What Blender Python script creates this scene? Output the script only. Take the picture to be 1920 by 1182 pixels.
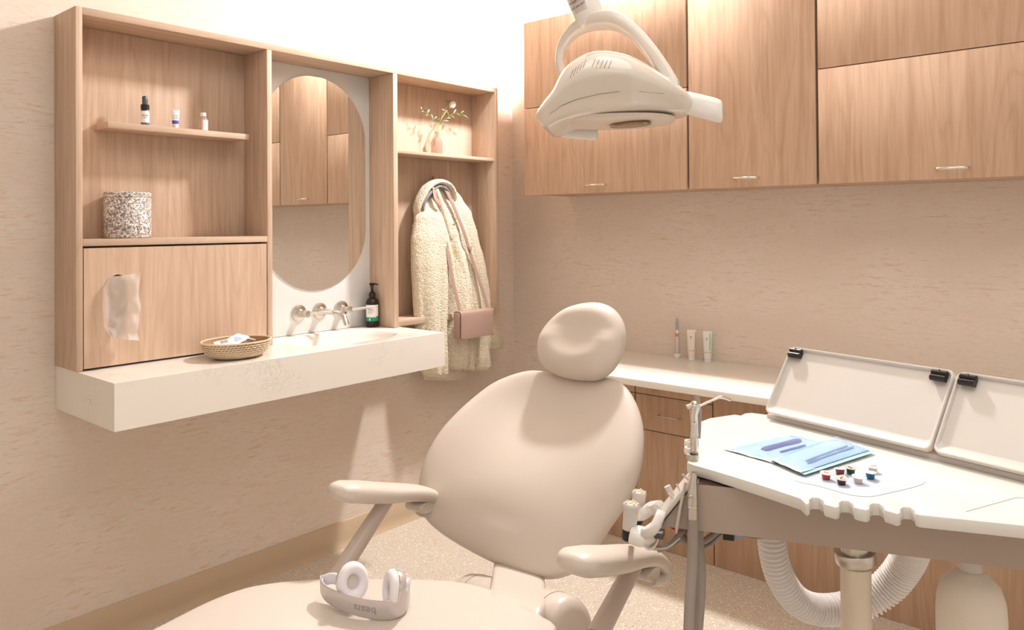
import bpy, bmesh, math, random
from mathutils import Vector, Matrix, noise
random.seed(7)
for _o in list(bpy.data.objects): bpy.data.objects.remove(_o)
SC = bpy.context.scene
COL = SC.collection
PI = math.pi
# ---------------------------------------------------------------- camera
FPX, YAW, PIT, ROL, PPY = 1436.85, 0.7093026, 0.00988186, 0.00745229, 407.855
CAM = Vector((2.5636, -2.994, 1.3))
RR = Vector((math.cos(YAW), math.sin(YAW), 0)); FF = Vector((-math.sin(YAW), math.cos(YAW), 0))
_f = Vector((-math.sin(YAW)*math.cos(PIT), math.cos(YAW)*math.cos(PIT), math.sin(PIT)))
_d = _f.cross(RR)
CR = (RR*math.cos(ROL) + _d*math.sin(ROL)).normalized()
CD = (_d*math.cos(ROL) - RR*math.sin(ROL)).normalized()
CF = _f.normalized()
cam = bpy.data.cameras.new('camera'); co = bpy.data.objects.new('camera', cam); COL.objects.link(co)
co.matrix_world = Matrix(((CR.x, -CD.x, -CF.x, CAM.x), (CR.y, -CD.y, -CF.y, CAM.y), (CR.z, -CD.z, -CF.z, CAM.z), (0, 0, 0, 1)))
cam.sensor_width = 36; cam.lens = FPX/1920*36; cam.shift_y = -(591-PPY)/1920; cam.clip_start = .02
SC.camera = co
# ---------------------------------------------------------------- world, lamps, exposure
w = bpy.data.worlds.new('world'); SC.world = w; w.use_nodes = True
w.node_tree.nodes['Background'].inputs[0].default_value = (1, .95, .9, 1)
w.node_tree.nodes['Background'].inputs[1].default_value = .0
SC.view_settings.view_transform = 'Standard'; SC.view_settings.look = 'None'
SC.view_settings.gamma = 1; SC.view_settings.use_curve_mapping = False
SC.view_settings.exposure = -0.30
def lamp(name, kind, loc, energy, col, size=.2, size_y=None, target=None):
    l = bpy.data.lights.new(name, kind); l.energy = energy; l.color = col
    if kind == 'AREA':
        l.size = size
        if size_y: l.shape = 'RECTANGLE'; l.size_y = size_y
    else: l.shadow_soft_size = size
    o = bpy.data.objects.new(name, l); COL.objects.link(o); o.location = loc
    if target: o.rotation_euler = (Vector(target)-Vector(loc)).to_track_quat('-Z', 'Y').to_euler()
    return o
_s = lamp('main_lamp', 'SPOT', (.98, -.322, 2.80), 290, (.98, .985, .995), .085); _s.data.spot_size = math.radians(158); _s.data.spot_blend = .12
lamp('ceiling_fill', 'AREA', (2.3, -2.2, 2.86), 32, (.99, .99, .97), 1.8)  # large unseen fill light, added to soften the room from above
lamp('rear_fill', 'AREA', (3.3, -3.9, 2.3), 6, (.99, .985, .985), 1.0, target=(1.2, -1.2, .9))  # unseen fill light, added behind the view to lift the facing sides
# ---------------------------------------------------------------- pixel / plane helpers
def ray(x, y): return CF + CR*((x-960)/FPX) + CD*((y-PPY)/FPX)
def px(x, y, d): return CAM + ray(x, y)*d
def pxp(x, y, p0, n):
    v = ray(x, y); return CAM + v*((Vector(p0)-CAM).dot(n)/v.dot(n))
def pxz(x, y, z): return pxp(x, y, (0, 0, z), Vector((0, 0, 1)))
def pxx(x, y, X): return pxp(x, y, (X, 0, 0), Vector((1, 0, 0)))
def pxy(x, y, Y): return pxp(x, y, (0, Y, 0), Vector((0, 1, 0)))
def cp(r, d, z): 
    v = CAM + RR*r + FF*d; v.z = z; return v
# ---------------------------------------------------------------- mesh helpers
class G:
    def __init__(s): s.v = []; s.f = []
    def add(s, vs, fs):
        k = len(s.v); s.v += [Vector(a) for a in vs]; s.f += [tuple(i+k for i in f) for f in fs]
def from_bm(g, bm):
    bm.verts.index_update(); g.add([v.co.copy() for v in bm.verts], [[v.index for v in f.verts] for f in bm.faces]); bm.free()
def box(g, x0, x1, y0, y1, z0, z1, bev=0, M=None, seg=2):
    bm = bmesh.new()
    vs = [bm.verts.new(p) for p in ((x0,y0,z0),(x1,y0,z0),(x1,y1,z0),(x0,y1,z0),(x0,y0,z1),(x1,y0,z1),(x1,y1,z1),(x0,y1,z1))]
    for f in ((0,3,2,1),(4,5,6,7),(0,1,5,4),(1,2,6,5),(2,3,7,6),(3,0,4,7)): bm.faces.new([vs[i] for i in f])
    if bev: bmesh.ops.bevel(bm, geom=bm.edges[:], offset=bev, segments=seg, affect='EDGES', profile=.5)
    if M: bm.transform(M)
    from_bm(g, bm); return g
def prism(g, poly, z0, z1, bev=0, M=None, seg=2):
    bm = bmesh.new(); n = len(poly)
    a = [bm.verts.new((p[0], p[1], z0)) for p in poly]; b = [bm.verts.new((p[0], p[1], z1)) for p in poly]
    bm.faces.new(a[::-1]); bm.faces.new(b)
    for i in range(n): bm.faces.new((a[i], a[(i+1) % n], b[(i+1) % n], b[i]))
    bmesh.ops.recalc_face_normals(bm, faces=bm.faces[:])
    if bev:
        es = [e for e in bm.edges if abs(e.verts[0].co.z-e.verts[1].co.z) < 1e-7]
        bmesh.ops.bevel(bm, geom=es, offset=bev, segments=seg, affect='EDGES', profile=.5)
    if M: bm.transform(M)
    from_bm(g, bm); return g
def cat(pts, n=8, closed=False):
    P = [Vector(p) for p in pts]; out = []; m = len(P)
    for i in range(m if closed else m-1):
        if closed: a, b, c, d = P[i-1], P[i], P[(i+1) % m], P[(i+2) % m]
        else: a, b, c, d = P[max(i-1, 0)], P[i], P[i+1], P[min(i+2, m-1)]
        for k in range(n):
            t = k/n
            out.append(.5*((2*b)+(c-a)*t+(2*a-5*b+4*c-d)*t*t+(3*b-a-3*c+d)*t**3))
    if not closed: out.append(P[-1].copy())
    return out
def resample(pts, n, closed=False):
    P = list(pts) + ([pts[0]] if closed else [])
    L = [0]
    for i in range(1, len(P)): L.append(L[-1] + (P[i]-P[i-1]).length)
    out = []; j = 0
    for k in range(n):
        s = L[-1]*k/(n if closed else n-1)
        while j < len(P)-2 and L[j+1] < s: j += 1
        t = (s-L[j])/max(L[j+1]-L[j], 1e-9); out.append(P[j].lerp(P[j+1], min(t, 1)))
    return out
def lerp_list(vals, n):
    if not isinstance(vals, (list, tuple)): return [vals]*n
    out = []
    for k in range(n):
        s = k/(n-1)*(len(vals)-1); i = min(int(s), len(vals)-2); out.append(vals[i]+(vals[i+1]-vals[i])*(s-i))
    return out
def loft(g, rings, cap0=True, cap1=True, closed=True):
    n = len(rings[0]); vs = [p for r in rings for p in r]; fs = []
    for i in range(len(rings)-1):
        for j in range(n if closed else n-1):
            k = (j+1) % n; fs.append((i*n+j, i*n+k, (i+1)*n+k, (i+1)*n+j))
    if cap0: fs.append(tuple(range(n))[::-1])
    if cap1: fs.append(tuple((len(rings)-1)*n+j for j in range(n)))
    g.add(vs, fs); return g
def frames(pts, up=None):
    T = []
    for i in range(len(pts)):
        T.append((pts[min(i+1, len(pts)-1)]-pts[max(i-1, 0)]).normalized())
    if up is not None:
        out = []
        for t in T:
            a = Vector(up); b = t.cross(a).normalized(); out.append((b, b.cross(t).normalized(), t))
        return out
    a = Vector((0, 0, 1)) if abs(T[0].z) < .9 else Vector((1, 0, 0))
    b = T[0].cross(a).normalized(); out = []
    for t in T:
        b = (b - t*b.dot(t)).normalized(); out.append((b, t.cross(b), t))
    return out
def tube(g, pts, r, n=12, cap=True):
    pts = [Vector(p) for p in pts]; rs = lerp_list(r, len(pts)) if not (isinstance(r, list) and len(r) == len(pts)) else r
    rings = []
    for p, q, (b, c, t) in zip(pts, rs, frames(pts)):
        rings.append([p + (b*math.cos(2*PI*k/n) + c*math.sin(2*PI*k/n))*q for k in range(n)])
    return loft(g, rings, cap, cap)
def se(a, b, n, e=2.0):
    out = []
    for k in range(n):
        t = 2*PI*k/n; c, s = math.cos(t), math.sin(t)
        out.append((math.copysign(abs(c)**(2/e), c)*a, math.copysign(abs(s)**(2/e), s)*b))
    return out
def sweep(g, pts, up, w, h, n=20, e=3.0, cap=True, roll=0):
    pts = [Vector(p) for p in pts]; m = len(pts)
    ws = w if isinstance(w, list) and len(w) == m else lerp_list(w, m); hs = h if isinstance(h, list) and len(h) == m else lerp_list(h, m)
    rings = []
    for p, a, c_, (b, c, t) in zip(pts, ws, hs, frames(pts, up)):
        rings.append([p + b*u + c*v for u, v in se(a, c_, n, e)])
    return loft(g, rings, cap, cap)
def axis_m(o, zdir, xdir=None):
    z = Vector(zdir).normalized()
    x = Vector(xdir) if xdir is not None else (Vector((1, 0, 0)) if abs(z.x) < .9 else Vector((0, 1, 0)))
    x = (x - z*x.dot(z)).normalized(); y = z.cross(x); o = Vector(o)
    return Matrix(((x.x, y.x, z.x, o.x), (x.y, y.y, z.y, o.y), (x.z, y.z, z.z, o.z), (0, 0, 0, 1)))
def lathe(g, prof, M=None, n=32, sx=1, sy=1):
    rings = []
    for r, z in prof:
        ring = [Vector((max(r, 1e-5)*math.cos(2*PI*k/n)*sx, max(r, 1e-5)*math.sin(2*PI*k/n)*sy, z)) for k in range(n)]
        rings.append([M @ p for p in ring] if M else ring)
    return loft(g, rings)
def pillow(g, outline, M, tf, tb, disp=None, rings=14, pf=2.4, pb=2.4):
    """outline: 2D points; front height tf, back depth tb (along local z of M)"""
    n = len(outline); c = Vector((sum(p[0] for p in outline)/n, sum(p[1] for p in outline)/n))
    def lay(sgn, th, p, ts):
        R = []
        for t in ts:
            z = sgn*th*(1-t**p)**(1/p) if t < 1 else 0
            ring = []
            for q in outline:
                x = c.x+(q[0]-c.x)*t; y = c.y+(q[1]-c.y)*t
                dz = disp(x, y, t) if disp else 0
                ring.append(M @ Vector((x, y, z+dz)))
            R.append(ring)
        return R
    ts = [math.sin(PI/2*k/rings) for k in range(1, rings+1)]
    ts = [.02] + ts
    front = lay(1, tf, pf, ts); back = lay(-1, tb, pb, ts)
    return loft(g, front + back[::-1][1:])
def obj(name, g, mat, parent=None, smooth=38, origin=None):
    me = bpy.data.meshes.new(name)
    if parent is not None: Mi = WM[parent.name].inverted(); vs = [Mi @ v for v in g.v]
    elif origin is not None: o_ = Vector(origin); vs = [v-o_ for v in g.v]
    else: vs = g.v
    me.from_pydata([tuple(v) for v in vs], [], g.f); me.update()
    bm = bmesh.new(); bm.from_mesh(me); bmesh.ops.recalc_face_normals(bm, faces=bm.faces[:]); bm.to_mesh(me); bm.free()
    if smooth:
        me.polygons.foreach_set('use_smooth', [True]*len(me.polygons)); me.set_sharp_from_angle(angle=math.radians(smooth))
    if mat: me.materials.append(mat)
    o = bpy.data.objects.new(name, me); COL.objects.link(o)
    if parent is not None: o.parent = parent; WM[o.name] = WM[parent.name]
    else:
        if origin is not None: o.location = origin
        WM[o.name] = Matrix.Translation(Vector(origin)) if origin is not None else Matrix()
    return o
WM = {}
def tag(o, label, cat_, group=None):
    o['label'] = label; o['category'] = cat_
    if group: o['group'] = group
    return o
def thing(name, label, cat_, loc=(0, 0, 0), rz=0, group=None):
    o = bpy.data.objects.new(name, None); COL.objects.link(o); o.location = loc; o.rotation_euler = (0, 0, rz); o.empty_display_size = .05
    WM[o.name] = Matrix.Translation(Vector(loc)) @ Matrix.Rotation(rz, 4, 'Z')
    return tag(o, label, cat_, group)
def struct(name, g, mat, parent=None, smooth=38):
    o = obj(name, g, mat, parent, smooth)
    if parent is None: o['kind'] = 'structure'
    return o
def text(g, s, size, M, wrap=None, align='CENTER', thick=.0003):
    """flat lettering placed by matrix M (x right, y up); wrap = radius of the cylinder it sits on"""
    cu = bpy.data.curves.new('t', 'FONT'); cu.body = s; cu.size = size; cu.align_x = align; cu.align_y = 'CENTER'; cu.resolution_u = 3; cu.extrude = thick
    to = bpy.data.objects.new('t', cu); COL.objects.link(to)
    bpy.context.view_layer.update()
    me = bpy.data.meshes.new_from_object(to.evaluated_get(bpy.context.evaluated_depsgraph_get()))
    vs = []
    for v in me.vertices:
        p = v.co.copy()
        if wrap: a = p.x/wrap; p = Vector((math.sin(a)*(wrap+p.z), p.y, math.cos(a)*(wrap+p.z)-wrap))
        vs.append(M @ p)
    g.add(vs, [tuple(p.vertices) for p in me.polygons])
    bpy.data.objects.remove(to); bpy.data.curves.remove(cu); bpy.data.meshes.remove(me)
    return g
# ---------------------------------------------------------------- materials
def srgb(r, g_, b):
    f = lambda c: (c/255/12.92) if c/255 <= .04045 else ((c/255+.055)/1.055)**2.4
    return (f(r), f(g_), f(b), 1)
def mat(name, col, rough=.5, metal=0, spec=.5, trans=0, ior=1.45, coat=0, sss=0, alpha=1):
    m = bpy.data.materials.new(name); m.use_nodes = True; b = m.node_tree.nodes['Principled BSDF']
    b.inputs['Base Color'].default_value = col; b.inputs['Roughness'].default_value = rough; b.inputs['Metallic'].default_value = metal
    b.inputs['Specular IOR Level'].default_value = spec; b.inputs['Transmission Weight'].default_value = trans; b.inputs['IOR'].default_value = ior
    b.inputs['Coat Weight'].default_value = coat; b.inputs['Subsurface Weight'].default_value = sss; b.inputs['Alpha'].default_value = alpha
    b.inputs['Subsurface Scale'].default_value = .01
    return m
class N:
    def __init__(s, m): s.m = m; s.t = m.node_tree; s.b = s.t.nodes['Principled BSDF']
    def n(s, typ, **kw):
        x = s.t.nodes.new(typ)
        for k, v in kw.items():
            if k in x.inputs: x.inputs[k].default_value = v
            else: setattr(x, k, v)
        return x
    def l(s, a, b): s.t.links.new(a, b)
    def coords(s, scale=(1, 1, 1), loc=(0, 0, 0)):
        c = s.n('ShaderNodeTexCoord'); mp = s.n('ShaderNodeMapping'); mp.inputs['Scale'].default_value = scale; mp.inputs['Location'].default_value = loc
        s.l(c.outputs['Object'], mp.inputs['Vector']); return mp.outputs[0]
    def noise(s, vec, scale, detail=4, rough=.5, dist=0):
        x = s.n('ShaderNodeTexNoise', Scale=scale, Detail=detail, Roughness=rough, Distortion=dist); s.l(vec, x.inputs['Vector']); return x.outputs['Fac']
    def ramp(s, fac, stops):
        x = s.n('ShaderNodeValToRGB'); e = x.color_ramp.elements
        while len(e) < len(stops): e.new(.5)
        for k, (p, c) in enumerate(stops): e[k].position = p; e[k].color = c
        s.l(fac, x.inputs[0]); return x.outputs[0]
    def mix(s, fac, a, b, mode='MIX'):
        x = s.n('ShaderNodeMix'); x.data_type = 'RGBA'; x.blend_type = mode
        for v, i in ((fac, 0), (a, 6), (b, 7)):
            if hasattr(v, 'default_value') or hasattr(v, 'is_linked'): s.l(v, x.inputs[i])
            else: x.inputs[i].default_value = v
        return x.outputs[2]
    def bump(s, h, strength=.2, dist=.002):
        x = s.n('ShaderNodeBump', Strength=strength, Distance=dist); s.l(h, x.inputs['Height']); s.l(x.outputs[0], s.b.inputs['Normal'])
def wood(name, axis=2, c0=(194, 166, 143), c1=(216, 189, 166), off=0):
    m = mat(name, srgb(*c1), .55, spec=.3); n = N(m)
    sc = [16, 16, 16]; sc[axis] = .9
    v = n.coords(sc, (off, off*1.7, off*.3))
    a = n.noise(v, 3.2, 6, .55, .35)
    sc2 = [3.4, 3.4, 3.4]; sc2[axis] = .42
    v2 = n.coords(sc2, (off*2, 1, off))
    wv = n.noise(v2, 1.5, 2, .5, .6)
    # cathedral lines: contour the slow noise
    mm = n.n('ShaderNodeMath', operation='MULTIPLY'); n.l(wv, mm.inputs[0]); mm.inputs[1].default_value = 26
    fr = n.n('ShaderNodeMath', operation='PINGPONG'); n.l(mm.outputs[0], fr.inputs[0]); fr.inputs[1].default_value = 1
    sc3 = [95, 95, 95]; sc3[axis] = 2.2
    fine = n.noise(n.coords(sc3), 3, 3, .6)
    base = n.ramp(a, [(.3, srgb(*c0)), (.7, srgb(*c1))])
    ln = n.ramp(fr.outputs[0], [(0, (.86, .84, .81, 1)), (.45, (1, 1, 1, 1))])
    x = n.mix(.55, base, ln, 'MULTIPLY')
    fl = n.ramp(fine, [(.35, (.90, .88, .86, 1)), (.62, (1.0, 1.0, 1.0, 1))])
    x = n.mix(.75, x, fl, 'MULTIPLY')
    n.l(x, n.b.inputs['Base Color']); n.bump(fine, .12, .001)
    return m
WOOD = wood('oak_vertical'); WOODY = wood('oak_along_y', 1); WOODX = wood('oak_along_x', 0)
WOOD2 = wood('oak_cabinet', 2, (190, 157, 132), (211, 179, 153), 3.1)
def wallpaper():
    m = mat('cream_wallpaper', srgb(230, 214, 200), .7, spec=.2); n = N(m)
    v = n.coords((5, 5, 34)); a = n.noise(v, 3.2, 8, .72, .7)
    v2 = n.coords((.9, .9, 2.0)); b = n.noise(v2, 2.6, 3, .55)
    v3 = n.coords((14, 14, 120)); c = n.noise(v3, 3, 3, .6)
    base = n.ramp(b, [(.3, srgb(228, 211, 196)), (.7, srgb(235, 221, 209))])
    st = n.ramp(a, [(.52, (0, 0, 0, 1)), (.66, (1, 1, 1, 1))])
    msk = n.ramp(b, [(.38, (.15, .15, .15, 1)), (.6, (1, 1, 1, 1))])
    ff = n.mix(1.0, st, msk, 'MULTIPLY')
    x = n.mix(ff, base, srgb(217, 188, 157))
    ft = n.ramp(c, [(.4, (.93, .91, .88, 1)), (.6, (1, 1, 1, 1))])
    x = n.mix(.6, x, ft, 'MULTIPLY')
    n.l(x, n.b.inputs['Base Color']); n.bump(c, .06, .001)
    return m
WALL = wallpaper()
def terrazzo():
    m = mat('speckled_floor', srgb(214, 198, 178), .35, spec=.4); n = N(m)
    v = n.coords((1, 1, 1)); col = srgb(216, 200, 180)
    cur = n.ramp(n.noise(v, 160, 3, .6), [(.35, srgb(210, 195, 177)), (.65, srgb(226, 214, 198))])
    for sc, th, c, loc in ((78, .30, (250, 240, 224), 0), (105, .22, (160, 134, 110), 3.3), (66, .18, (240, 216, 184), 7.7), (150, .24, (140, 120, 102), 1.9)):
        vv = n.coords((1, 1, 1), (loc, loc, loc))
        vo = n.n('ShaderNodeTexVoronoi', Scale=sc, Randomness=1.0); n.l(vv, vo.inputs['Vector'])
        k = n.ramp(vo.outputs['Distance'], [(th-.04, (1, 1, 1, 1)), (th, (0, 0, 0, 1))])
        sel = n.n('ShaderNodeSeparateColor'); n.l(vo.outputs['Color'], sel.inputs[0])
        s2 = n.ramp(sel.outputs[0], [(.52, (0, 0, 0, 1)), (.56, (1, 1, 1, 1))])
        cur = n.mix(n.mix(1.0, k, s2, 'MULTIPLY'), cur, srgb(*c))
    n.l(cur, n.b.inputs['Base Color']); return m
FLOOR = terrazzo()
def quartz():
    m = mat('white_quartz', srgb(240, 232, 222), .22, spec=.5, coat=.1); n = N(m)
    v = n.coords((1, 1, 1)); a = n.noise(v, 22, 6, .62, 2.2); b = n.noise(v, 3.2, 2, .5)
    ab = n.n('ShaderNodeMath', operation='SUBTRACT'); n.l(a, ab.inputs[0]); ab.inputs[1].default_value = .5
    ab2 = n.n('ShaderNodeMath', operation='ABSOLUTE'); n.l(ab.outputs[0], ab2.inputs[0])
    k = n.ramp(ab2.outputs[0], [(0, (1, 1, 1, 1)), (.014, (0, 0, 0, 1))]); m2 = n.ramp(b, [(.56, (0, 0, 0, 1)), (.66, (1, 1, 1, 1))])
    x = n.mix(n.mix(1.0, k, m2, 'MULTIPLY'), srgb(240, 232, 222), srgb(186, 174, 164)); n.l(x, n.b.inputs['Base Color']); return m
QUARTZ = quartz()
WHITE = mat('white_laminate', srgb(246, 240, 232), .3)
PANELW = mat('white_back_panel', srgb(232, 231, 228), .4)
MIRROR = mat('mirror_glass', (.9, .9, .88, 1), .0, 1)
BASE = mat('tan_baseboard', srgb(205, 180, 152), .45)
DARK = mat('dark_gap', srgb(70, 45, 35), .8)
STEEL = mat('brushed_nickel', srgb(206, 200, 192), .28, 1)
CHROME = mat('polished_chrome', srgb(225, 218, 210), .12, 1)
BLACK = mat('black_plastic', srgb(34, 28, 26), .35)
WHITEP = mat('glossy_white_plastic', srgb(240, 234, 227), .16, coat=.4)
def gran(m, scale=900, st=.08, d=.0006):
    n = N(m); n.bump(n.noise(n.coords(), scale, 2, .5), st, d); return m
# ================================================================ the setting
H = 2.9; XR = 4.3; YF = -4.5
g = G(); box(g, -.1, XR+.1, YF-.1, .1, -.1, 0); struct('floor', g, FLOOR)
g = G(); box(g, -.1, XR+.1, YF-.1, .1, H, H+.1); struct('ceiling', g, mat('ceiling_white', srgb(240, 232, 220), .8))
g = G(); box(g, -.1, 0, YF-.1, 0, 0, H); struct('wall_left', g, WALL)
g = G(); box(g, -.1, XR+.1, 0, .1, 0, H); struct('wall_back', g, WALL)
g = G(); box(g, XR, XR+.1, YF-.1, 0, 0, H); struct('wall_right', g, PANELW)
g = G(); box(g, 0, XR, YF-.1, YF, 0, H); struct('wall_front', g, PANELW)
def coved(g, p0, p1, nrm, h=.104):
    prof = [(0, 0), (.022, 0), (.019, .004), (.013, .012), (.009, .024), (.0075, .04), (.007, h-.004), (.004, h), (0, h)]
    p0 = Vector(p0); p1 = Vector(p1); nrm = Vector(nrm)
    return loft(g, [[p+nrm*a+Vector((0, 0, b)) for a, b in prof] for p in (p0, p1)])
g = G(); coved(g, (0, YF, 0), (0, 0, 0), (1, 0, 0)); struct('baseboard_left', g, BASE, smooth=60)
g = G(); coved(g, (0, 0, 0), (.66, 0, 0), (0, -1, 0)); struct('baseboard_back', g, BASE, smooth=60)

# ================================================================ upper cabinets on the back wall
UY = -.33; UZ0, UZ1 = 1.432, 2.212
def bar_handle(name, parent, a, b, out, r=.004, rise=.02, m=STEEL):
    g = G(); a = Vector(a); b = Vector(b); out = Vector(out); t = (b-a).normalized()
    tube(g, [a, a+out*(rise-.005), a+out*rise+t*.005, b+out*rise-t*.005, b+out*(rise-.005), b], r, 10)
    return obj(name, g, m, parent, 60)
def upper(name, x0, x1, doors, label, hx):
    t = thing(name, label, 'cabinet', ((x0+x1)/2, 0, UZ0), 0)
    g = G(); box(g, x0+.0015, x1-.0015, UY+.022, -.001, UZ0+.004, UZ1, .0008); obj('body', g, WOOD2, t)
    g = G(); box(g, x0+.004, x1-.004, UY+.020, UY+.022, UZ0+.008, UZ1-.004); obj('door_gap_shade', g, DARK, t)  # dark sheet behind the doors; shade in the gaps put into colour
    for i, (z0, z1) in enumerate(doors):
        g = G(); box(g, x0+.0025, x1-.0025, UY, UY+.019, z0, z1, .001); d = obj('door', g, wood('oak_door', 2, (190, 157, 132), (211, 179, 153), x0*5+z0*3), t)
        if i == 0: bar_handle('handle', d, (hx[0], UY+.001, 1.464), (hx[1], UY+.001, 1.464), (0, -1, 0), .0042, .024, CHROME)
    return t
two = [(UZ0, 1.8225), (1.8255, UZ1)]
upper('upper_cabinet', .352, 1.165, two, 'two-door oak upper cabinet at the left end, behind the dental lamp', (.700, .794))
upper('upper_cabinet', 1.169, 1.6515, [(UZ0, UZ1)], 'tall narrow single-door oak upper cabinet between two split-door cabinets', (1.357, 1.446))
upper('upper_cabinet', 1.6555, 2.72, two, 'wide two-door oak upper cabinet at the right edge of the picture', (2.018, 2.104))

# ================================================================ desk along the back wall
DX0 = .66; DX1 = 3.2; DY = -.541; DZ = .725; BY = -.287
g = G(); box(g, DX0, DX1, DY, -.001, DZ-.026, DZ, .002)
tag(obj('desk_top', g, WHITE, origin=(2, 0, DZ-.026)), 'long white desk top running along the back wall over oak cabinets', 'counter')
def base_cab(x0, x1, label, fronts):
    t = thing('base_cabinet', label, 'cabinet', ((x0+x1)/2, -.14, 0))
    g = G(); box(g, x0, x1, BY+.02, -.001, 0, DZ-.027, .0008); obj('body', g, WOOD2, t)
    for kind, z0, z1 in fronts:
        g = G(); box(g, x0+.002, x1-.002, BY, BY+.019, z0, z1, .001)
        d = obj(kind, g, wood('oak_front', 2, (190, 156, 130), (208, 175, 148), x0*7+z0), t)
        if kind == 'drawer':
            c = pxy(1257, 782, BY); hh = .043
            bar_handle('handle', d, (c.x-hh-.005, BY+.001, c.z), (c.x+hh, BY+.001, c.z), (0, -1, 0), .003, .022, STEEL)
    return t
dz0, dz1 = pxy(1240, 811, BY).z, pxy(1195, 738, BY).z
xa, xb = pxy(1191, 770, BY).x, pxy(1336, 790, BY).x
base_cab(DX0, xa-.001, 'oak base cabinet under the desk top, partly hidden behind the chair backrest', [('door', .0, dz1), ('fascia', dz1+.003, DZ-.028)])
base_cab(xa, xb, 'oak base cabinet with a handled drawer behind the air-water syringe', [('door', 0, dz0-.003), ('drawer', dz0, dz1), ('fascia', dz1+.003, DZ-.028)])
base_cab(xb+.001, DX1, 'wide plain oak base cabinet behind the white corrugated hose', [('door', 0, DZ-.028)])

# ================================================================ oak wall unit on the left wall
UD = .169; BKX = .02; y0, y1 = -2.136, -.301; TZ = 1.945; CZ = .885
P1 = (-1.517, -1.498); P2 = (-.942, -.919)
t = thing('wall_unit', 'large oak wall unit with open niches and a lower door around the mirror', 'shelf unit', (0, -1.2, CZ))
def part(name, m, *b, bev=.0012, par=None):
    g = G(); box(g, *b, bev); return obj(name, g, m, par or t)
part('side_panel', WOOD, 0.001, UD, y0, y0+.0185, CZ, TZ)
part('side_panel', WOOD, 0.001, UD, y1-.021, y1, CZ, TZ)
part('partition', WOOD, 0.001, UD, P1[0], P1[1], CZ, TZ-.0225)
part('partition', WOOD, 0.001, UD, P2[0], P2[1], CZ, TZ-.0225)
part('top_panel', WOODY, .001, UD-.0003, y0+.0187, y1-.0212, TZ-.022, TZ)
part('back_panel', WOOD, .001, BKX, y0+.0187, P1[0]-.0002, 1.247, TZ-.0225)
part('back_panel', WOOD, .001, BKX, P2[1]+.0002, y1-.0212, CZ, TZ-.0225)
part('shelf', WOODY, BKX+.0002, UD-.0003, y0+.0187, P1[0]-.0002, 1.247, 1.2675)
part('floating_shelf', WOODY, BKX+.0002, .128, -2.031, -1.562, 1.604, 1.6235)
part('shelf', WOODY, BKX+.0002, UD-.004, P2[1]+.0002, y1-.0212, 1.599, 1.613)
part('bottom_ledge', WOODY, BKX+.0002, UD-.012, P2[1]+.0002, y1-.0212, CZ+.0005, CZ+.026)
# lower door with the tissue slot
def ringface(outer, inner, zf): pass
dy0, dy1, dz0_, dz1_ = y0+.0215, P1[0]-.004, CZ+.005, 1.241
sc = Vector(((pxx(197, 575, UD).y + pxx(246, 575, UD).y)/2, pxx(222, 575, UD).z)); sw = .026; sh = .096
inner = [(sc.x + a, sc.y + b) for a, b in [(sw*math.cos(q), (sh-sw)+sw*math.sin(q)) for q in [PI*k/16 for k in range(17)]] + [(sw*math.cos(q), -(sh-sw)+sw*math.sin(q)) for q in [PI+PI*k/16 for k in range(17)]]]
def hole_plate(g, rect, inner, f0, f1):
    """plate with a hole; rect (a0,a1,b0,b1), f0/f1 map 2D -> 3D at back and front"""
    a0, a1, b0, b1 = rect; n = len(inner); cx = sum(p[0] for p in inner)/n; cy = sum(p[1] for p in inner)/n; outer = []
    for p in inner:
        dx, dy = p[0]-cx, p[1]-cy
        s = min(((a1-cx)/dx if dx > 1e-9 else (a0-cx)/dx if dx < -1e-9 else 1e9), ((b1-cy)/dy if dy > 1e-9 else (b0-cy)/dy if dy < -1e-9 else 1e9))
        outer.append([cx+dx*s, cy+dy*s])
    for c_ in ((a0, b0), (a0, b1), (a1, b0), (a1, b1)):
        k = min(range(n), key=lambda i: (outer[i][0]-c_[0])**2+(outer[i][1]-c_[1])**2); outer[k] = list(c_)
    loft(g, [[f0(*p) for p in inner], [f1(*p) for p in inner], [f1(*p) for p in outer], [f0(*p) for p in outer], [f0(*p) for p in inner]], False, False)
inner = [tuple(p) for p in resample([Vector(p) for p in inner], 120, True)]
g = G(); hole_plate(g, (dy0, dy1, dz0_, dz1_), inner, lambda a, b: Vector((UD-.020, a, b)), lambda a, b: Vector((UD-.001, a, b)))
dr = obj('door', g, wood('oak_tissue_door', 2, (198, 167, 143), (219, 190, 166), 9.4), t)
part('door_backing', mat('tissue_recess', srgb(150, 120, 98), .8), UD-.045, UD-.040, dy0-.002, dy1+.002, dz0_-.003, dz1_+.004)
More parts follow.
